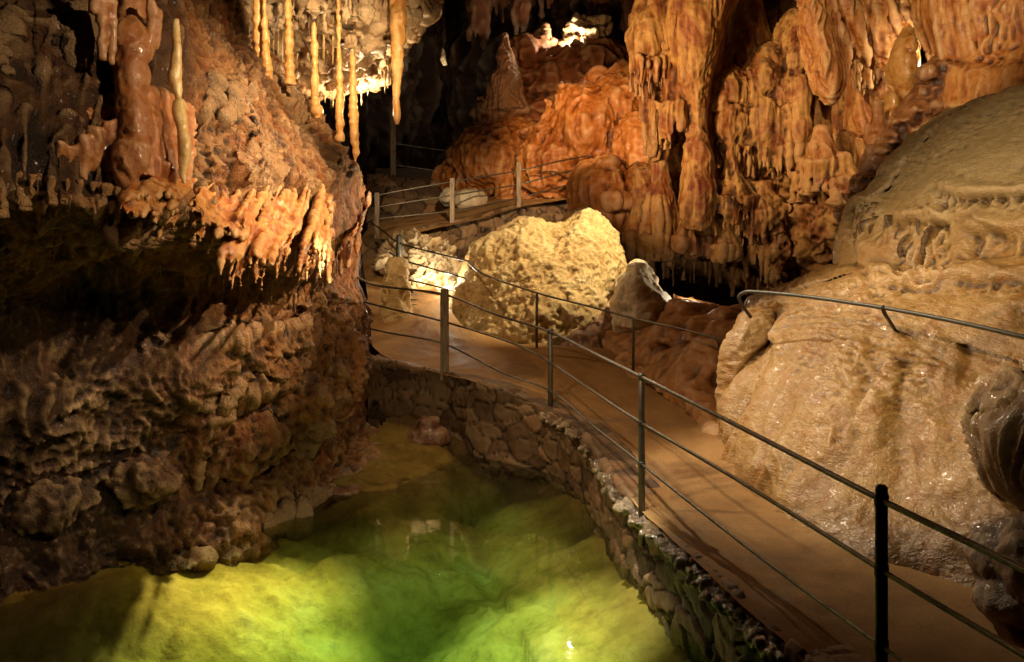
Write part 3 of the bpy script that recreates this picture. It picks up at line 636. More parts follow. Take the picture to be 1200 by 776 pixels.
pcs = [blob(712, 240, 16.9, 44, 50, .8), blob(690, 230, 16.9, 22, 40, .5), blob(735, 290, 16.7, 40, 34, .5), blob(705, 290, 16.9, 50, 40, .6), blob(755, 225, 16.7, 28, 36, .5)] + fringe([(690, 262, 16.3), (730, 268, 16.2), (770, 262, 16.2)], 18, 6, 26, 3, 6, 8) + bell(712, 186, 262, 16.6, 12, 44, 51, 22, 4, 24, flut=.08) + bell(690, 205, 290, 16.75, 8, 30, 52, 16, 4, 24, flut=.1) + bell(740, 206, 285, 16.6, 8, 30, 53, 16, 4, 24, flut=.1) + bell(722, 200, 240, 16.2, 6, 22, 54, 12, 3, 12, flut=.12)
tag(rock('orange_dome', pcs, .028, M['orange'], lambda V, N: .07 * fbm(V, 1.8, 3, 7) + .03 * flutes(V, 6, 3, .35, .1) + .014 * flutes(V, 16, 3, .5, .06) + .02 * fbm(V, 6, 3, 8), 2), 'smooth round orange dome at the end of the masonry ramp wall', 'flowstone')

# ------------------------------------------------------------------ centre mass of columns
pcs = []
YC = 15.6
# backing wall
pcs.append(patch([[(745, -140, 17), (850, -140, 17.4), (940, -140, 17), (1020, -140, 16.5), (1100, -140, 16)], [(765, 0, 16.8), (830, 20, 18.2), (890, 60, 17.6), (950, 40, 16.4), (1060, 20, 15.6)], [(770, 120, 16.6), (830, 120, 17.2), (890, 110, 16.6), (960, 110, 15.8), (1060, 120, 14.8)],
                  [(765, 200, 16.4), (830, 200, 16.4), (890, 200, 16.4), (960, 200, 15.8), (1050, 200, 14.6)], [(760, 270, 16.3), (830, 275, 16.3), (900, 270, 16.4), (960, 270, 15.8), (1040, 270, 14.6)], [(770, 305, 16.4), (830, 322, 16.4), (900, 342, 16.0), (960, 345, 15.4), (1040, 330, 14.4)],
                  [(770, 300, 17.5), (830, 300, 17.5), (900, 320, 17.2), (960, 330, 16.8), (1040, 320, 16)]], 50, 60, .6))
pcs.append(tube([(832, -120, 15.5, 46), (826, -30, 15.4, 42), (817, 20, 15.3, 34), (813, 60, 15.2, 26), (812, 95, 15.2, 20), (816, 125, 15.2, 12), (817, 150, 15.2, 11), (817, 175, 15.15, 16), (818, 205, 15.1, 21), (818, 235, 15.05, 24), (818, 252, 15.05, 24), (818, 262, 15.1, 19)], 22, 70))
pcs.append(tube([(770, -120, 16, 26), (768, 0, 15.7, 24), (760, 35, 15.6, 22), (755, 60, 15.5, 19), (757, 80, 15.6, 14)], 16, 30))
pcs.append(tube([(786, -60, 15.7, 16), (782, 30, 15.5, 13), (778, 70, 15.5, 10)], 12, 20)); pcs.append(blob(745, 44, 15.55, 11, 13))
pcs += fringe([(738, 62, 15.5), (755, 72, 15.2), (775, 70, 15.3), (793, 58, 15.5)], 44, 20, 58, 2.2, 3.6, 21, 0, .15)
pcs += fringe([(750, 100, 15.8), (762, 105, 15.7), (778, 100, 15.6)], 14, 40, 85, 2.8, 5, 22)
pcs += [tube([(768, 70, 15.7, 10), (765, 130, 15.7, 9), (766, 185, 15.7, 5)], 10, 20)]
pcs += bell(789, 84, 130, 15.3, 7, 23, 4, 26, 10, 50, flut=.1)
pcs += bell(880, -30, 108, 16.2, 8, 46, 5, 0, flut=.04)
pcs += bell(879, 46, 84, 15.95, 2, 9, 6) + [tube([(842, 50, 15.7, 4), (838, 100, 15.6, 5), (835, 140, 15.55, 7), (836, 180, 15.5, 4)], 8, 16), tube([(846, 10, 15.9, 8), (842, 60, 15.7, 5)], 8, 10)]
# long side by side draperies right of the big column
for (u, v0, v1, r) in [(846, 104, 172, 9), (856, 96, 178, 10), (868, 100, 176, 8), (884, 98, 178, 9), (896, 92, 184, 12), (909, 100, 182, 9), (921, 96, 178, 9), (934, 60, 176, 11)]:
    pcs.append(tube([(u, v0 - 16, 15.9, r * .7), (u, v0, 15.5, r * 1.25), (u + 1, (v0 + v1) / 2, 15.4, r * 1.15), (u, v1 - 16, 15.4, r * 1.05), (u, v1, 15.5, r * .5)], 12, 24))
pcs += [blob(932, 70, 15.9, 28, 60, .5), blob(880, 130, 15.75, 40, 40, .35), blob(905, 90, 15.9, 30, 40, .4)]
pcs += fringe([(840, 168, 15.45), (870, 172, 15.35), (905, 178, 15.35), (930, 172, 15.4), (962, 178, 15.4)], 70, 8, 46, 1.8, 3.2, 23, 0, .12)
pcs += [tube([(936, 96, 15.3, 1.6), (936, 135, 15.3, 1.8), (936, 144, 15.3, 8), (936, 156, 15.3, 9), (936, 166, 15.3, 5), (936, 190, 15.3, 1.2)], 10, 30)]
pcs += bell(856, 160, 240, 15.3, 4, 36, 8, 30, 8, 40, flut=.1) + bell(888, 212, 258, 15.45, 16, 34, 10, 26, 10, 44, flut=.1)
pcs += [tube([(832, 203, 15.0, 4.5), (832, 225, 14.95, 7), (832, 264, 14.95, 7)], 10, 16)]
pcs += bell(806, 240, 292, 15.25, 9, 13, 31, 10, 3, 10, flut=.14) + bell(851, 256, 300, 15.2, 6, 17, 32, 10, 3, 10, flut=.14) + bell(828, 250, 290, 15.6, 18, 26, 33, 12, 4, 16) + bell(772, 190, 290, 15.8, 10, 26, 34, 18, 5, 24, flut=.12) + bell(895, 250, 300, 15.5, 14, 26, 35, 20, 6, 34, flut=.12) + bell(752, 200, 285, 16.0, 8, 22, 36, 14, 5, 20, flut=.12)
pcs += bell(964, 150, 200, 15.1, 8, 26, 11, 22, 8, 30, flut=.12) + bell(945, 185, 215, 15.3, 8, 18, 12, 14, 6, 26) + bell(990, 180, 220, 14.9, 8, 20, 13, 14, 6, 26)
pcs += fringe([(755, 292, 16.2), (800, 306, 16.0), (850, 314, 15.9), (890, 330, 15.8), (940, 334, 15.5), (1000, 322, 15)], 80, 5, 34, 1.8, 4, 24, 0, .3)
pcs += fringe([(860, 250, 15.3), (890, 262, 15.25), (915, 260, 15.25)], 34, 10, 44, 1.8, 3, 25)
pcs += [blob(915, 255, 15.9, 45, 60, .5), blob(970, 260, 15.5, 46, 56, .5)]
def d_cen(V, N):
    rough_ = sstep(885, 925, V[:, 0] / V[:, 1] * F + 600) * sstep(205, 240, 260 - (V[:, 2] - CAMZ) / V[:, 1] * F)
    f1, f2, c = worley(V * 7, 3)
    return .05 * fbm(V, 1.8, 3, 1) + (.012 + .035 * rough_) * fbm(V, 6, 3, 2) + (1 - rough_) * (.02 * flutes(V, 7, 3, .25, .1) + .010 * flutes(V, 22, 8, .4, .05)) + rough_ * (.09 * ridged(V, 3.5, 3, 4) + .05 * (.6 - f1)) + .005 * fbm(V, 18, 2, 3)
tag(rock('column_group', pcs, .0185, M['centre'], d_cen, 6), 'towering ochre mass of fused columns, bells and fringes behind the boulder', 'column')

# hanging curtains, upper right
pcs = [patch([[(930, -120, 14.2), (955, -120, 14.0), (985, -120, 14.2)], [(938, 0, 14.1), (955, 0, 13.85), (980, 0, 14.1)], [(944, 60, 14.1), (968, 60, 13.8), (994, 62, 14.1)], [(952, 95, 14.1), (974, 98, 13.85), (992, 92, 14.1)], [(966, 116, 14.05), (975, 120, 13.95), (982, 115, 14.05)]], 26, 40, .18)]
tag(rock('stone_curtain', pcs, .018, M['drape'], lambda V, N: .03 * flutes(V, 13, 3, .5) + .02 * fbm(V, 3, 3, 1), 2), 'leaf shaped orange red stone curtain hanging right of the ochre columns', 'drapery')
pcs = [patch([[(955, -120, 14.6), (1010, -120, 14.4), (1090, -120, 14.2)], [(960, -10, 14.5), (1010, -10, 14.2), (1085, -10, 14.0)], [(985, 40, 14.6), (1025, 40, 14.2), (1070, 30, 14.1)], [(1000, 80, 14.8), (1030, 85, 14.4), (1055, 80, 14.4)], [(1000, 150, 15), (1030, 160, 14.8), (1060, 150, 14.6)]], 30, 40, .4)]
R = random.Random(9)
for k in range(30):
    u = 962 + k * 3.6; v0 = R.uniform(-60, 10)
    v1 = min(88, 18 + (u - 958) * .85) + R.uniform(-10, 26) if u < 1040 else R.uniform(20, 50)
    pcs.append(tube([(u - 10, v0, 14.2, R.uniform(3, 5)), (u - 2, v0 * .5 + v1 * .5, 14.0 + R.uniform(-.1, .1), R.uniform(3, 5)), (u + 8, v1 - 10, 14.1, 3.5), (u + 10, v1 + 6, 14.15, 1.2)], 8, 18))
pcs += fringe([(990, 60, 14.2), (1015, 85, 14.2), (1045, 80, 14.2)], 22, 8, 40, 1.5, 3.5, 13, 0, .15)
tag(rock('ribbed_drapery', pcs, .02, M['drape'], lambda V, N: .02 * flutes(V, 11, 6, .8) + .02 * fbm(V, 4, 3, 1), 1), 'ribbed golden drapery slanting down beneath the roof at upper right', 'drapery')
pcs = [tube([(1066, 36, 13.6, 7), (1062, 55, 13.5, 15), (1060, 80, 13.5, 17), (1062, 105, 13.5, 13), (1062, 118, 13.5, 9), (1058, 130, 13.5, 4)], 14, 30), blob(1068, 52, 13.4, 9, 14, .15), blob(1048, 85, 13.6, 9, 16, .15), blob(1046, 122, 13.5, 9, 14, .15), blob(1044, 138, 13.4, 8, 10, .12)]
tag(rock('golden_stalactite', pcs, .016, M['amber'], lambda V, N: .03 * fbm(V, 3, 3, 1) + .01 * fbm(V, 12, 3, 2), 2), 'plump golden stalactite lit on its right flank under the ribbed drapery', 'stalactite')
for k, (u, Y, v1, r) in enumerate([(1078, 14.2, 60, 6), (1088, 14.4, 85, 6), (1096, 14.2, 75, 5), (1070, 14.3, 45, 7), (1106, 13.6, 70, 5)]):
    o = rock('red_stalactite', [drip(u, -80, v1, Y, r, 2)], .018, M['flow_rust'], lambda V, N: .02 * flutes(V, 12, 3, .6), 1)
    tag(o, 'narrow dark red stalactite in the gap beside the pale fluted curtain', 'stalactite', 'dark red stalactites in the upper right gap')
pcs = bell(1028, 118, 165, 13.0, 6, 12, 3, 0) + bell(1018, 145, 168, 13, 4, 8, 4, 0) + [blob(1028, 165, 13, 16, 12)]
tag(rock('stalagmite', pcs, .016, M['orange'], lambda V, N: .015 * fbm(V, 6, 3, 1), 2), 'stubby orange stalagmite on the wet brown ridge', 'stalagmite')
# pale fluted curtain above the tan mound
pcs = [patch([[(1085, -120, 11.6), (1140, -120, 11.3), (1210, -120, 10.8), (1320, -120, 10)], [(1090, 0, 11.5), (1140, 0, 11.2), (1210, 0, 10.7), (1320, 0, 9.9)], [(1103, 45, 11.4), (1145, 45, 11.1), (1210, 45, 10.6), (1320, 45, 9.8)], [(1116, 70, 11.2), (1150, 72, 10.9), (1210, 72, 10.4), (1320, 72, 9.6)],
              [(1112, 85, 11.1), (1150, 88, 10.7), (1210, 86, 10.2), (1320, 84, 9.4)], [(1112, 125, 11.0), (1150, 125, 10.6), (1210, 125, 10.1), (1320, 120, 9.3)]], 40, 50, .5)]
R = random.Random(19)
for k in range(17):
    u = 1092 + k * 9.5 + R.uniform(-2, 2); Y = 11.45 - (u - 1090) * .0066
    pcs.append(tube([(u - 6, -110, Y, 5), (u, -10, Y - .05, 4.5), (u + 7, 40, Y - .1, 4.2), (u + 12, 66, Y - .15, 4), (u + 13, 78, Y - .1, 3)], 8, 24))
tag(rock('pale_curtain', pcs, .017, M['drape'], lambda V, N: .02 * flutes(V, 8, 2, .4) + .02 * fbm(V, 3, 3, 1), 2), 'pale fluted curtain draped onto the top of the tan mound', 'drapery')
# wet brown ridge running down beside the tan mound
pcs = []
R = random.Random(23)
for k in range(90):
    s = R.random()
    u = 1112 - 105 * s + R.uniform(-14, 14) ; v = 82 + 165 * s + R.uniform(-16, 16)
    pcs.append(blob(u, v, 11.4 - .2 * s + R.uniform(-.1, .1), R.uniform(8, 17), R.uniform(6, 12), .2))
pcs.append(tube([(1120, 60, 11.7, 22), (1090, 115, 11.6, 24), (1050, 175, 11.5, 24), (1015, 235, 11.3, 18), (1005, 290, 11, 14)], 14, 40))
tag(rock('wet_ridge', pcs, .018, M['wetbrown'], lambda V, N: .05 * fbm(V, 3, 3, 1) + .02 * fbm(V, 9, 3, 2), 2), 'glistening brown ridge of lumps between the tan mound and the golden stalactite', 'rock formation')

# ------------------------------------------------------------------ tan flowstone mound, right
up = [[(1024, 262, 11.4), (1055, 210, 11.4), (1100, 160, 11.4), (1140, 135, 11.2), (1200, 118, 10.7), (1290, 112, 9.9), (1430, 110, 8.9)],
      [(1016, 246, 10.2), (1052, 196, 10.2), (1100, 146, 10.0), (1142, 120, 9.8), (1206, 101, 9.3), (1290, 92, 8.7), (1430, 90, 7.8)],
      [(1006, 262, 9.7), (1036, 235, 9.4), (1086, 196, 9.1), (1130, 174, 8.8), (1200, 152, 8.35), (1300, 146, 7.7), (1440, 146, 6.8)],
      [(1003, 285, 9.5), (1030, 268, 9.1), (1086, 245, 8.65), (1130, 232, 8.35), (1200, 215, 7.9), (1300, 210, 7.3), (1440, 210, 6.4)],
      [(1003, 315, 9.4), (1030, 305, 8.95), (1086, 290, 8.45), (1135, 282, 8.1), (1200, 272, 7.7), (1300, 266, 7.1), (1440, 266, 6.3)],
      [(1000, 360, 9.3), (1030, 350, 8.8), (1086, 340, 8.3), (1135, 335, 7.9), (1200, 330, 7.5), (1300, 320, 6.9), (1440, 320, 6.1)]]
up = [[(r[0][0] + 25, r[0][1] + 6, r[0][2] + 1.6)] + r for r in up]
lo = [[(905, 352, 10.8), (955, 345, 10.5), (1010, 325, 10.0), (1080, 312, 9.4), (1150, 300, 9.0), (1230, 292, 8.6), (1400, 285, 7.9)],
      [(893, 354, 10.0), (945, 338, 9.5), (1008, 318, 8.95), (1080, 308, 8.35), (1150, 302, 7.95), (1230, 295, 7.5), (1400, 288, 6.8)],
      [(905, 384, 9.2), (945, 370, 8.8), (1003, 354, 8.35), (1080, 350, 7.85), (1150, 350, 7.45), (1230, 348, 7.05), (1400, 345, 6.35)],
      [(912, 412, 8.75), (940, 408, 8.3), (995, 398, 7.9), (1070, 395, 7.5), (1150, 398, 7.1), (1240, 400, 6.7), (1420, 400, 6.0)],
      [(893, 440, 8.5), (920, 455, 7.95), (985, 470, 7.35), (1070, 480, 6.95), (1150, 490, 6.55), (1250, 490, 6.2), (1440, 490, 5.6)],
      [(872, 500, 8.3), (890, 520, 7.75), (970, 550, 7.0), (1070, 570, 6.55), (1150, 580, 6.15), (1260, 590, 5.7), (1460, 600, 5.1)],
      [(864, 555, 8.2), (872, 565, 7.8), (962, 630, 6.65), (1080, 655, 6.1), (1170, 690, 5.65), (1270, 730, 5.2), (1480, 800, 4.5)],
      [(868, 590, 8.6), (872, 610, 7.7), (965, 690, 6.6), (1085, 735, 6.05), (1175, 780, 5.6), (1275, 830, 5.2), (1490, 900, 4.5)]]
lo = [[(r[0][0] + 22, r[0][1], r[0][2] + 1.2)] + r for r in lo]
pcs = [patch(up, 60, 60, .5), patch(lo, 80, 70, .6), tube([(940, 344, 9.75, 9), (965, 334, 9.6, 11), (990, 325, 9.4, 12), (1015, 322, 9.15, 12), (1050, 318, 8.8, 9)], 10, 30)]
# bosses on the lower face and the lobe behind its left edge
pcs += [tube([(1118, 404, 7.23, 16), (1122, 430, 7.15, 24), (1124, 480, 6.93, 30), (1125, 560, 6.68, 34), (1130, 650, 6.28, 34)], 14, 30), tube([(1052, 424, 7.43, 14), (1046, 455, 7.31, 22), (1036, 500, 7.13, 30), (1030, 570, 6.93, 34), (1030, 650, 6.63, 34)], 14, 30)]
pcs += [tube([(905, 366, 9.5, 22), (886, 388, 9.25, 26), (876, 420, 9.15, 25), (872, 460, 9.1, 21), (870, 505, 9.05, 17), (872, 560, 9.0, 15)], 16, 34)]
def d_tan(V, N):
    steep = 1 - np.abs(N[:, 2]); z = V[:, 2]
    w = z * 34 + 2.2 * fbm(V, 2.6, 3, 2) + 3 * fbm(V, 1.0, 2, 7)
    rip = np.abs(np.sin(w)) ** .7
    d = .05 * fbm(V, 1.3, 3, 1) + .085 * flutes(V, 1.9, 3, .3, .25) * steep * sstep(2.2, 1.7, z) + .005 * rip * sstep(-.1, .6, fbm(V, 1.4, 2, 19)) * sstep(2.3, 1.6, z)
    d += .007 * fbm(V, 7, 3, 4) + .009 * fbm(V * np.array([1, 1, 2.4]), 14, 2, 6) * (.5 + sstep(-.3, .5, fbm(V, 1.2, 2, 77)))
    # stepped terraces, and fluted windows under the ledges of the upper dome
    u = V[:, 0] / V[:, 1] * F + 600; v = 260 - (z - CAMZ) / V[:, 1] * F
    t = z * 2.6 + .45 * fbm(V, .9, 3, 23) + .1 * fbm(V, 4, 2, 24); fr = t - np.floor(t)
    m = sstep(1.75, 2.1, z) * sstep(3.75, 3.2, z) * (.3 + .7 * sstep(-.35, .35, fbm(V, .8, 2, 29)))
    d += m * .05 * (1 - fr) ** 1.6 * sstep(0, .12, fr)
    wob = 7 * fbm(V, 2.5, 2, 35)
    def window(u0, u1, v0, v1, dep, fl, k, soft=14): 
        mk = sstep(u0, u0 + soft, u + wob) * sstep(u1, u1 - soft, u + wob) * sstep(v0, v0 + 7, v + wob) * sstep(v1, v1 - 26, v + wob)
        led_ = sstep(u0, u0 + soft, u) * sstep(u1, u1 - soft, u) * np.exp(-((v + wob - v0 + 4) / 6) ** 2)
        return -mk * dep + mk * fl * flutes(V, k, 3, .25, .04) + .035 * led_
    d += window(1040, 1116, 256, 328, .13, .09, 8) + window(1095, 1330, 226, 258, .09, .05, 13) + window(985, 1040, 236, 292, .09, .06, 9) + window(1125, 1330, 268, 308, .06, .035, 9)
    d += window(1010, 1330, 322, 356, .05, .03, 8)
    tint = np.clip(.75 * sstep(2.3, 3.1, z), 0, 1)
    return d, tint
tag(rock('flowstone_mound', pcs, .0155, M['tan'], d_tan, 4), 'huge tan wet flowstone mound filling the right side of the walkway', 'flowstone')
# dark drape and wet boulder at the right edge
pcs = [patch([[(1185, 460, 6.0), (1215, 440, 5.8), (1290, 420, 5.5)], [(1162, 500, 5.75), (1205, 490, 5.5), (1300, 480, 5.1)], [(1168, 540, 5.7), (1208, 540, 5.45), (1310, 540, 5.0)], [(1186, 578, 5.7), (1215, 582, 5.5), (1315, 590, 5.0)], [(1200, 588, 6.1), (1230, 592, 5.9), (1320, 600, 5.4)]], 30, 30, .4), blob(1255, 520, 5.85, 55, 60, .65), blob(1300, 600, 5.6, 60, 60, .6)]
tag(rock('dark_drape', pcs, .014, M['wetdark'], lambda V, N: .03 * flutes(V, 9, 3, .5) + .03 * fbm(V, 3, 3, 1), 3), 'grey brown folded rock drape jutting in at the right edge above the wet boulder', 'rock formation')
pcs = [blob(1200, 655, 5.35, 58, 54, .3), blob(1240, 660, 5.1, 70, 62, .35), blob(1168, 645, 5.5, 32, 38, .2), blob(1200, 705, 5.2, 50, 30, .25), blob(1290, 680, 4.9, 60, 60, .3)]
tag(rock('wet_boulder', pcs, .014, M['wetdark'], lambda V, N: .05 * fbm(V, 2.6, 3, 1) + .02 * fbm(V, 8, 3, 2), 3), 'glistening round brown boulder on the walkway at the right edge', 'boulder')

# ------------------------------------------------------------------ boulders and rocks by the path
pcs = [patch([[(560, 300, 15.2), (612, 262, 15.2), (656, 268, 15.2), (690, 252, 15.2), (725, 290, 15.2)], [(556, 290, 14.6), (610, 262, 14.5), (658, 266, 14.5), (692, 246, 14.5), (724, 272, 14.8)], [(540, 330, 14.3), (600, 310, 13.9), (650, 310, 13.7), (695, 310, 13.8), (731, 315, 14.5)],
              [(528, 378, 14.2), (585, 360, 13.6), (645, 350, 13.4), (695, 350, 13.6), (728, 360, 14.4)], [(530, 388, 14.1), (585, 402, 13.4), (640, 398, 13.3), (690, 392, 13.5), (722, 390, 14.3)], [(535, 420, 14.2), (590, 440, 13.6), (640, 435, 13.5), (690, 430, 13.7), (716, 410, 14.4)]], 40, 40, 1.0)]
def d_bld(V, N):
    f1, f2, c = worley(V * 6, 3)
    return .06 * fbm(V, 2, 3, 1) + .035 * np.abs(fbm(V @ ROT.T, 1.5, 2, 61)) + .018 * ridged(wv3(V, 2, .15, 5) @ ROT * np.array([1, 1, 2.4]), 3.6, 3, 2) + .02 * fbm(V, 7, 3, 3) + .014 * fbm(V, 20, 3, 13) + .004 * (.6 - f1)
tag(rock('boulder', pcs, .018, M['boulder'], d_bld, 3), 'huge pale yellow boulder with a notched top beside the walkway', 'boulder')
pcs = [blob(690, 408, 13.6, 42, 26, .5), blob(712, 395, 13.8, 24, 36, .5), blob(640, 412, 13.7, 40, 16, .4)]
tag(rock('brown_rock', pcs, .022, M['brown'], d_bld, 3), 'brown rock under the right foot of the yellow boulder', 'rock')
pcs = [patch([[(735, 318, 13.6), (748, 308, 13.6), (764, 318, 13.7)], [(728, 332, 13.2), (748, 322, 13.0), (770, 335, 13.3)], [(724, 352, 13.2), (750, 345, 12.9), (785, 352, 13.1)], [(722, 368, 13.2), (755, 372, 12.8), (798, 368, 13.1)], [(722, 390, 13.3), (755, 392, 12.9), (798, 385, 13.2)]], 24, 24, .45)]
tag(rock('pale_block', pcs, .016, M['paleblock'], lambda V, N: .04 * ridged(V, 3.5, 2, 3) + .02 * fbm(V, 8, 3, 2), 2), 'angular pale grey block standing right of the yellow boulder', 'rock')
pcs = [patch([[(690, 380, 14.2), (740, 370, 13.6), (800, 352, 13.2), (850, 362, 12.8), (900, 372, 12)], [(700, 395, 13.4), (745, 385, 13), (800, 368, 12.4), (850, 376, 12), (900, 385, 11)], [(710, 410, 13), (760, 415, 12.2), (810, 405, 11.4), (850, 420, 11), (900, 420, 10)], [(720, 425, 12.5), (765, 440, 11.5), (815, 460, 10.3), (855, 490, 9.8), (900, 480, 9.2)], [(740, 450, 11.9), (780, 470, 10.9), (835, 520, 9.4), (870, 570, 8.6), (900, 560, 8.4)]], 40, 40, .5),
       blob(812, 362, 12.8, 30, 12, .4), blob(855, 372, 12.3, 30, 14, .4), blob(830, 440, 11, 26, 40, .4), blob(790, 400, 12.2, 30, 24, .4)]
tag(rock('rock_slope', pcs, .022, M['tanrock'], lambda V, N: .08 * fbm(V, 1.6, 3, 1) + .03 * fbm(V, 5, 3, 2), 3), 'smooth brown rock slope between the walkway and the tan mound', 'rock formation')
pcs = [blob(887, 355, 11.6, 17, 13, .2), blob(878, 362, 11.5, 9, 10, .15), blob(902, 352, 11.8, 12, 7, .15)]
tag(rock('cream_stone', pcs, .014, M['bright'], lambda V, N: .04 * fbm(V, 4, 3, 1) + .015 * fbm(V, 12, 2, 2), 2), 'small lit cream stone behind the bent end of the handrail', 'rock')
# floodlit rubble bank beside the ramp
pcs = [patch([[(455, 295, 16.0), (480, 285, 16.3), (505, 292, 16.5), (530, 310, 16.6)], [(455, 315, 15.8), (485, 308, 15.8), (510, 315, 15.9), (535, 330, 16)], [(455, 340, 15.5), (490, 332, 15.3), (515, 338, 15.3), (540, 350, 15.5)], [(455, 365, 15.2), (490, 352, 15), (515, 356, 15), (540, 365, 15.2)]], 30, 30, .5)]
tag(rock('lit_bank', pcs, .018, M['bright'], lambda V, N: .16 * ridged(wv3(V, 2, .2, 3), 3.0, 4, 1) + .06 * fbm(V, 8, 4, 2), 1), 'glaring floodlit crumbly rock bank behind the timber steps', 'rock')
pcs = [tube([(466, 306, 14.3, 9), (465, 330, 14.2, 14), (464, 360, 14.1, 16), (466, 385, 14.0, 19), (466, 398, 14.0, 19)], 12, 26)]
tag(rock('stump_stalagmite', pcs, .018, M['boulder'], lambda V, N: .05 * fbm(V, 3, 3, 1) + .03 * ridged(V, 6, 3, 2), 2), 'upright brownish stone stump beside the timber steps', 'stalagmite')
# knob standing in the pool against the masonry
pcs = bell(500, 490, 540, 11.5, 13, 36, 4, 0, flut=.05) + [blob(500, 494, 11.5, 15, 7), blob(501, 512, 11.45, 27, 13)]
tag(rock('cone_rock', pcs, .016, M['brown'], lambda V, N: .03 * fbm(V, 4, 3, 1) + .01 * fbm(V, 14, 2, 2), 1), 'squat brown cone rock standing in the pool against the masonry', 'stalagmite')
pcs = [blob(403, 578, 9.9, 18, 6, .16), blob(412, 574, 9.95, 8, 6, .1)]
tag(rock('shore_rock', pcs, .012, M['brown'], lambda V, N: .02 * fbm(V, 6, 3, 1), 1), 'low dark rock breaking the water near the left shore', 'rock')
pcs = [ellipsoid((-1.0, 6.9, -1.05), (.16, .22, .06))]
tag(rock('sunken_stone', pcs, .012, M['paleblock'], lambda V, N: .03 * fbm(V, 5, 3, 1), 1), 'pale flat stone on the pool bed near the bottom of the frame', 'stone')

# ------------------------------------------------------------------ masonry
def masonry(name, top, bot, width, label, scale=(2.7, 2.7, 6.8), nu=520, nv=80, nb=22, amp=.05, seed=0, inward=None):
    T_ = catmull(top, nu); B_ = catmull(bot, nu)
    tan = np.gradient(T_, axis=0); tan[:, 2] = 0; tan /= np.linalg.norm(tan, axis=1)[:, None]
    out = np.stack([tan[:, 1], -tan[:, 0], np.zeros(nu)], 1)
    if inward is not None and (out[nu // 2] @ inward) > 0: out = -out
    rowsV = []
    for j in range(nv): rowsV.append(B_ + (T_ - B_) * (j / (nv - 1)))
    for j in range(1, nb): rowsV.append(T_ - out * width * j / (nb - 1) + np.array([0, 0, .012]))
    rowsV.append(T_ - out * width - np.array([0, 0, .5]))
    V = np.array(rowsV).reshape(-1, 3); q = ground_faces(nu, len(rowsV))
    N = normals(V, q)
    if (N[nu * (nv // 2) + nu // 2] @ out[nu // 2]) < 0: q = q[:, ::-1]; N = -N
    W = V + .09 * np.stack([fbm(V, 2.5, 2, 1), fbm(V, 2.5, 2, 2), fbm(V, 2.5, 2, 3)], 1)
    f1, f2, cid = worley(W * np.array(scale), 5 + seed)
    edge = f2 - f1
    hgt = amp * (sstep(0, .09, edge) * (.4 + .6 * cid) - .4) + .012 * fbm(V, 10, 3, 4) + .02 * fbm(V, 3, 3, 8)
    tp = np.repeat(np.arange(len(rowsV)), nu) >= nv + 2
    hgt = np.where(tp, hgt * .25, hgt)
    V = V + N * hgt[:, None]
    cv = np.where(tp, .3, 1.0) * (1 - sstep(.01, .08, edge))
    o = link(name, V, q, M['wall'], attrs={'crev': cv, 'tint': cid})
    return tag(o, label, 'stone wall')
wt = [P(432, 420, 12.3), P(470, 428, 12.1), P(520, 439, 11.85), P(580, 455, Yz(455, .8)), P(640, 481, Yz(481, .66)), P(680, 506, Yz(506, .6)), P(720, 561, Yz(561, .58)), P(752, 599, Yz(599, .54)), P(800, 643, Yz(643, .53)), P(870, 708, Yz(708, .53)), P(960, 793, Yz(793, .53)), P(1140, 980, Yz(980, .53))]
wb = []
for p, (u, v) in zip(wt, [(432, 520), (468, 522), (520, 526), (570, 534), (640, 548), (668, 575), (712, 626), (738, 655), (778, 705), (845, 780), (925, 870), (1080, 1050)]):
    b_ = P(u, v, CAMZ * F / (v - 260.0)); d_ = b_ - P(u, v, CAMZ * F / (v - 260.0)) ; wb.append(b_ + np.array([0, 0, -.0]))
wb = [b_ + (b_ - a_) * np.array([-.5, -.5, 1.4]) for a_, b_ in zip(wt, wb)]
masonry('pool_wall', wt, wb, .3, 'dark rubble stone wall holding the walkway above the pool', inward=np.array([1, 1, 0]))
masonry('ramp_wall', [P(425, 281, 17.2), P(472, 282, 17), P(501, 268, 17.6), P(562, 256, 18.4), P(609, 242, 19.0), P(662, 234, 19.3), P(700, 236, 19.2)], [P(425, 330, 17.0), P(472, 330, 16.6), P(501, 340, 17.2), P(562, 340, 18.0), P(609, 330, 18.6), P(662, 330, 18.9), P(700, 330, 18.9)], .3,
        'rough rubble stone wall holding up the ramp behind the yellow boulder', (3.0, 3.0, 5.5), 300, 60, 14, .09, 3, np.array([0, 1, 0]))
masonry('back_wall', [P(430, 205, 20.9), P(462, 207, 21.0), P(500, 213, 21.2), P(560, 224, 21.6), P(600, 226, 22)], [P(430, 268, 20.6), P(462, 268, 20.6), P(500, 268, 20.6), P(560, 262, 21.2), P(600, 250, 21.8)], .4,
        'low rubble stone wall below the upper walkway, left of the ramp', (2.8, 2.8, 5.0), 200, 40, 12, .09, 6, np.array([0, 1, 0]))
# wet crust along the rim of the pool wall
pcs = []
R = random.Random(2)
L = catmull([p for p in wt[4:]], 160)
for k in range(620):
    p = L[R.randrange(0, 159)] + np.array([R.uniform(-.1, .06), R.uniform(-.05, .05), R.uniform(-.07, -.01)])
    pcs.append(ellipsoid(p, (R.uniform(.02, .05), R.uniform(.025, .06), R.uniform(.01, .022)), 8, 6))
tag(rock('rim_crust', pcs, .014, M['crust'], lambda V, N: .02 * fbm(V, 7, 3, 1) + .016 * fbm(V, 22, 3, 2), 1), 'glistening wet lime crust along the rim of the pool wall', 'lime crust')
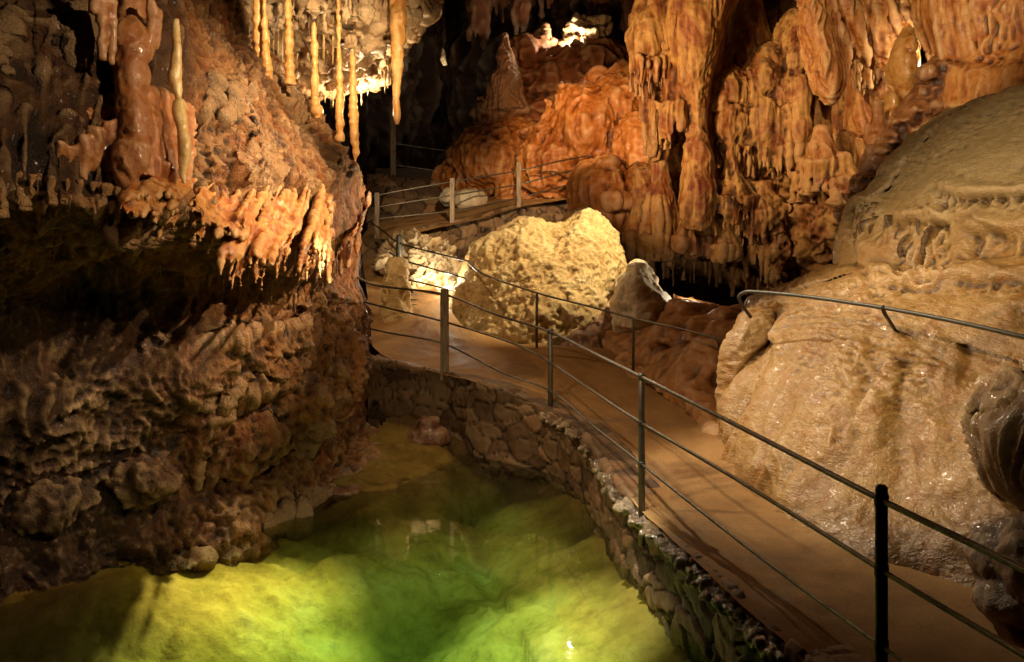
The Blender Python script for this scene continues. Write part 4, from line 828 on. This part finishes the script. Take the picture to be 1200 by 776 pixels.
# upper walkway
ug = [[P(440, 209, 21.0), P(520, 217, 21.3), P(570, 224, 21.8), P(610, 224, 22.5)], [P(440, 196, 24), P(520, 200, 24), P(570, 204, 24.5), P(610, 206, 25)]]
A = np.array([catmull(r, 40) for r in ug]); tt = np.linspace(0, 1, 20)[:, None, None]
Q = (A[0][None] * (1 - tt) + A[1][None] * tt).reshape(-1, 3); Q[:, 2] += .02 * fbm(Q, 2, 3, 2)
tag(link('upper_path', Q, ground_faces(40, 20), M['path'], base=np.array([-1, 22, 3]), attrs={'crev': np.zeros(len(Q))}), 'dim upper walkway behind the rear railing', kind='structure')
# pale stones beside the ramp
for (u, v, Y, a, b, lab) in [(549, 234, 19.9, 15, 10, 'pale angular stone beside the ramp near the timber post'), (526, 232, 20.2, 7, 8, 'smaller pale stone left of the angular stone on the ramp')]:
    tag(rock('ramp_stone', [blob(u, v, Y, a, b, .25)], .022, M['paleblock'], lambda V, N: .08 * ridged(V, 2.5, 2, 3) + .03 * fbm(V, 7, 3, 1), 1), lab, 'stone')
# timber steps
st = empty('timber_steps', P(470, 380, 13.4)); tag(st, 'timber steps climbing between the stone stump and the yellow boulder', 'steps')
for k in range(7):
    s = k / 6.0
    a = P(482 - 4 * s, 384 - 36 * s, 13.7 + 1.1 * s); b_ = P(524 - 10 * s, 386 - 34 * s, 13.9 + .9 * s)
    a[2] += .03; b_[2] += .03
    d_ = (b_ - a) / np.linalg.norm(b_ - a); side = np.cross(d_, [0, 0, 1])
    V = []
    for p in (a, b_):
        for sx, sz in ((-1, -1), (1, -1), (1, 1), (-1, 1)): V.append(p + side * .09 * sx + np.array([0, 0, .03 * sz]))
    link('tread', np.array(V), [(0, 1, 2, 3)[::-1], (4, 5, 6, 7), (0, 4, 5, 1)[::-1], (1, 5, 6, 2)[::-1], (2, 6, 7, 3)[::-1], (3, 7, 4, 0)[::-1]], M['wood'], st, smooth=False)

# ------------------------------------------------------------------ railings
def post(parent, u, vt, vb, Y, rpx, mat, square=False, cap=True):
    a = P(u, vb, Y); b_ = P(u, vt, Y); r = rpx * Y / F
    if square:
        V = []
        for z in (a[2], b_[2]):
            for sx, sy in ((-1, -1), (1, -1), (1, 1), (-1, 1)): V.append((a[0] + sx * r, a[1] + sy * r, z))
        c = b_[2] + r * .25
        V.append((a[0], a[1], c))
        return link('post', np.array(V), [(3, 2, 1, 0), (0, 1, 5, 4), (1, 2, 6, 5), (2, 3, 7, 6), (3, 0, 4, 7), (4, 5, 8), (5, 6, 8), (6, 7, 8), (7, 4, 8)], mat, parent, smooth=False)
    return link('post', *sweep([a, b_, b_ + np.array([0, 0, r * .4])], [r, r, r * .6], 14, None, True), mat, parent)
def rail(parent, pts, r, mat, n=10):
    p = [P(*q) for q in pts]
    return link('rail', *sweep(p, [r] * len(p), n, max(8, len(p) * 8)), mat, parent)
g = empty('pool_railing', P(752, 600, 7.3)); tag(g, 'three bar iron railing along the pool edge of the walkway', 'railing')
post(g, 1033, 571, 905, 4.25, 7.2, M['iron']); post(g, 752, 439, 640, 7.3, 4.0, M['rail']); post(g, 645, 386, 505, 10.75, 3.0, M['rail']); post(g, 521, 339, 445, 11.9, 4.8, M['wood'], True); post(g, 2000, 1180, 2600, 1.55, 18, M['iron'])
rail(g, [(415, 323, 11.2), (444, 335, 11.5), (520, 345, 11.9), (580, 368, 11.3), (645, 389, 10.75), (700, 416, 8.8), (752, 442, 7.3), (870, 502, 5.8), (1033, 586, 4.25), (1200, 668, 3.4), (2000, 1080, 1.55)], .0135, M['rail'])
rail(g, [(418, 351, 11.2), (450, 360, 11.5), (520, 377, 11.9), (600, 402, 11.1), (645, 425, 10.75), (700, 462, 8.8), (752, 496, 7.3), (870, 566, 5.8), (1033, 668, 4.25), (1200, 768, 3.4), (2000, 1240, 1.55)], .0115, M['rail'])
rail(g, [(428, 384, 11.5), (460, 391, 11.7), (520, 403, 11.9), (590, 437, 11.1), (645, 458, 10.75), (700, 503, 8.8), (752, 544, 7.3), (870, 637, 5.8), (1033, 757, 4.25), (1200, 870, 3.4), (2000, 1400, 1.55)], .0105, M['rail'])
def collar(parent, u, v, Y, r, h=.03):
    c = P(u, v, Y); link('collar', *sweep([c - np.array([0, 0, h]), c - np.array([0, 0, h * .6]), c + np.array([0, 0, h * .6]), c + np.array([0, 0, h])], [r * .9, r, r, r * .9], 16, None, True), M['iron'], parent)
for v in (586, 668, 757): collar(g, 1033, v, 4.25, .0305)
for v in (442, 496, 544): collar(g, 752, v, 7.3, .0285, .022)
for v in (389, 425, 458): collar(g, 645, v, 10.75, .031, .02)
g = empty('boulder_railing', P(628, 405, 12.7)); tag(g, 'thin single bar railing passing in front of the yellow boulder', 'railing')
post(g, 629, 343, 408, 12.6, 1.6, M['rail']); post(g, 742, 373, 438, 11.5, 1.8, M['rail'])
rail(g, [(548, 306, 14.0), (566, 321, 13.2), (629, 343, 12.6), (690, 359, 12.0), (742, 373, 11.5), (800, 386, 10.8), (856, 401, 10.2)], .013, M['rail'])
g = empty('landing_railing', P(468, 335, 15.3)); tag(g, 'three bar railing with one dark post at the turn of the ramp', 'railing')
post(g, 468, 277, 345, 15.2, 3.8, M['iron'])
for (a, b_, c) in ((260, 285, 306), (279, 303, 327), (296, 324, 345)):
    rail(g, [(434, a, 17.5), (450, (a + b_) / 2 - 1, 16.4), (468, b_, 15.2), (510, (b_ + c) / 2 + 1, 14.7), (548, c, 14.2)], .013, M['iron'])
g = empty('ramp_railing', P(530, 262, 18.6)); tag(g, 'three bar railing with pale timber posts along the ramp wall', 'railing')
post(g, 442, 226, 285, 17.6, 2.6, M['wood'], True); post(g, 530, 209, 263, 18.0, 2.6, M['wood'], True); post(g, 608, 190, 244, 18.9, 2.6, M['wood'], True)
for (a, b_, c, d_) in ((229, 213, 200, 182), (243, 229, 216, 195), (257, 247, 232, 211)):
    rail(g, [(430, a + 8, 18), (442, a, 17.6), (530, b_, 18.0), (608, c, 18.9), (655, (c + d_) / 2 - 2, 18.4), (692, d_, 17.2)], .013, M['galv'])
g = empty('upper_railing', P(560, 222, 22)); tag(g, 'two bar railing with timber posts on the dim upper walkway', 'railing')
post(g, 461, 130, 209, 21.3, 3.0, M['wood'], True); post(g, 561, 178, 224, 21.6, 2.6, M['wood'], True)
rail(g, [(461, 168, 21.3), (510, 175, 21.4), (561, 182, 21.6), (600, 187, 21.4), (640, 194, 21)], .014, M['galv']); rail(g, [(461, 193, 21.3), (510, 200, 21.4), (561, 207, 21.6), (582, 201, 21)], .014, M['galv'])
g = empty('handrail', P(1042, 392, 7.4)); tag(g, 'single dark handrail with a bent end fixed to the tan mound', 'handrail')
rail(g, [(880, 372, 8.95), (870, 358, 8.9), (866, 348, 8.85), (872, 343, 8.8), (884, 342, 8.7), (940, 347, 8.2), (1036, 361, 7.35), (1120, 377, 6.6), (1200, 395, 6.0), (1400, 440, 5.0)], .0155, M['iron'])
link('bracket', *sweep([P(1034, 358, 7.35), P(1036, 366, 7.37), P(1046, 382, 7.6), P(1056, 398, 7.9)], [.016, .015, .014, .014], 8, 12), M['iron'], g)

# ------------------------------------------------------------------ inferred cave lamps, with added unseen key and fill spots
def spot(loc, tgt, e, col, ang, blend=.6, r=.05):
    l = bpy.data.lights.new('spot', 'SPOT'); l.energy = e; l.color = col; l.spot_size = math.radians(ang); l.spot_blend = blend; l.shadow_soft_size = r
    o = bpy.data.objects.new('cave_or_added_spot', l); COL.objects.link(o); o.location = Vector(loc)
    o.rotation_euler = (Vector(tgt) - Vector(loc)).to_track_quat('-Z', 'Y').to_euler(); return o
def point(loc, e, col, r=.06):
    l = bpy.data.lights.new('lamp', 'POINT'); l.energy = e; l.color = col; l.shadow_soft_size = r
    o = bpy.data.objects.new('cave_lamp', l); COL.objects.link(o); o.location = Vector(loc); return o
WARM = (1, .72, .42); ORG = (1, .58, .26); WHT = (1, .86, .64); YEL = (1, .8, .5)
spot((-2.4, 4.6, 5.2), P(1085, 370, 7.6), 1500, (1, .76, .45), 37, .8, .05)       # tan mound
spot((-.9, 3.6, 6.2), P(1130, 210, 8.3), 1700, (1, .8, .52), 26, .9, .05)     # added fill for the upper dome of the mound
spot((-2.0, 8.0, 5.2), P(960, 430, 8), 700, (1, .8, .54), 44, .8, .04); spot((-.4, 11.0, 5.4), P(930, 450, 8), 1100, (1, .82, .58), 40, .8, .03)             # skims the wet left flank of the mound and the pool rim
spot((-.6, 11.5, 4.75), P(830, 105, 15.5), 1350, (1, .68, .37), 58, .9, .05); spot((-1.4, 9.6, 5.6), P(830, 110, 15.5), 330, (1, .7, .42), 46, .6, .07)            # column group
spot((2.7, 13.2, 5.2), P(668, 295, 14.2), 1700, (1, .82, .52), 38, .6, .06)              # yellow boulder
spot((.3, 12.5, 5.8), P(690, 165, 19), 2500, (1, .62, .3), 32, .7, .06)            # orange mound
spot((.6, 16.0, 5.0), P(650, 90, 22.4), 420, ORG, 40, .8, .06)            # added spot to brighten the rust formation
spot(P(524, 308, 14.7), P(490, 318, 16), 95, WHT, 120, .5, .03); point(P(523, 326, 14.6), 30, WHT, .02)                                  # lit bank
point(P(668, 47, 21.9), 130, WHT, .04)
point(P(517, 82, 26.6), 14, WHT, .03)
spot((-.6, 8.6, 3.4), P(400, 40, 11.6), 420, WARM, 40, .8, .05)  # added front fill on the roof lobe
point(P(428, 128, 12.7), 120, WARM, .05)                                 # under the roof lobe
spot((-1.0, 7.4, 5.4), P(365, 70, 10.6), 1000, WARM, 36, .7, .05)             # added front light for the ledge columns
spot((1.7, 9.2, 4.9), P(340, 215, 8.8), 1900, WARM, 44, .9, .05); spot((2.2, 6.5, 5.2), P(280, 200, 8.2), 1300, WARM, 40, .9, .05)            # left wall from across
spot((1.2, 4.6, 5.0), P(150, 150, 6.8), 620, WARM, 44, .8, .05)
spot((.8, 6.0, 5.6), P(1060, 50, 12.5), 1900, WARM, 34, .7, .06)             # added spot to brighten the upper right curtains
point(P(1092, 78, 13.5), 50, YEL, .04)
spot((-.3, 9.3, 5.2), (-1.85, 7.7, 0), 6000, YEL, 22, 1.0, .04)              # pool
spot((.2, 6.6, 4.8), (.25, 7.2, 0), 3000, (1, .95, .78), 24, .9, .04)
spot((.75, 4.6, 1.7), (-.6, 7.4, -.4), 420, (1, .92, .66), 46, .9, .04)          # added unseen low spot, grazes the pool bed
spot((-.2, 4.0, 4.6), (-.3, 7.6, -.3), 1000, (1, .95, .7), 36, .9, .04)  # added broad fill over the middle of the pool
spot((-.2, 8.0, 5.4), (-.4, 10.6, 0), 330, YEL, 38, .9, .04)  # added fill on the back of the pool
spot((-1.6, 5.2, 4.9), (.9, 9.6, .4), 650, WARM, 40, .9, .05)            # added fill for the pool wall
spot((-.5, 6.4, 2.0), (-.9, 12, .55), 150, WARM, 50, .9, .06)  # added low frontal fill on the rear corner of the masonry
spot((1.1, 11.9, 3.6), P(415, 265, 10.9), 1000, (1, .66, .36), 36, .9, .05)      # right flank of the left wall
spot((-1.2, 3.2, 4.4), (-3.3, 6.9, 0), 260, WARM, 50, .9, .05)  # added front fill on the near left shore
spot((.2, 11.5, 5.3), P(560, 265, 18.2), 1900, WARM, 32, .8, .05)            # added spot to brighten the ramp and upper walkway
point(P(806, 338, 13.3), 14, WHT, .03); point(P(912, 366, 11.1), 10, WHT, .03)
w = bpy.data.worlds.new('World'); sc.world = w; w.use_nodes = True
bg = w.node_tree.nodes['Background']; bg.inputs[0].default_value = (1, .6, .32, 1); bg.inputs[1].default_value = .007

# ------------------------------------------------------------------ camera and render
cam = bpy.data.cameras.new('Camera'); co = bpy.data.objects.new('Camera', cam); COL.objects.link(co); sc.camera = co
co.location = (0, 0, CAMZ); co.rotation_euler = (math.radians(90), 0, 0)
cam.sensor_width = 36; cam.lens = F / 1200 * 36; cam.shift_y = -(388 - 260) / 1200.0; cam.clip_end = 200; cam.clip_start = .05
sc.view_settings.view_transform = 'Standard'; sc.view_settings.look = 'None'; sc.view_settings.exposure = 0
sc.render.engine = 'CYCLES'; sc.cycles.use_denoising = True; sc.cycles.denoiser = 'OPENIMAGEDENOISE'
sc.cycles.max_bounces = 6; sc.cycles.diffuse_bounces = 3; sc.cycles.glossy_bounces = 3; sc.cycles.transparent_max_bounces = 8; sc.cycles.sample_clamp_indirect = 4
for o in sc.objects:
    if '_b' in o: del o['_b']
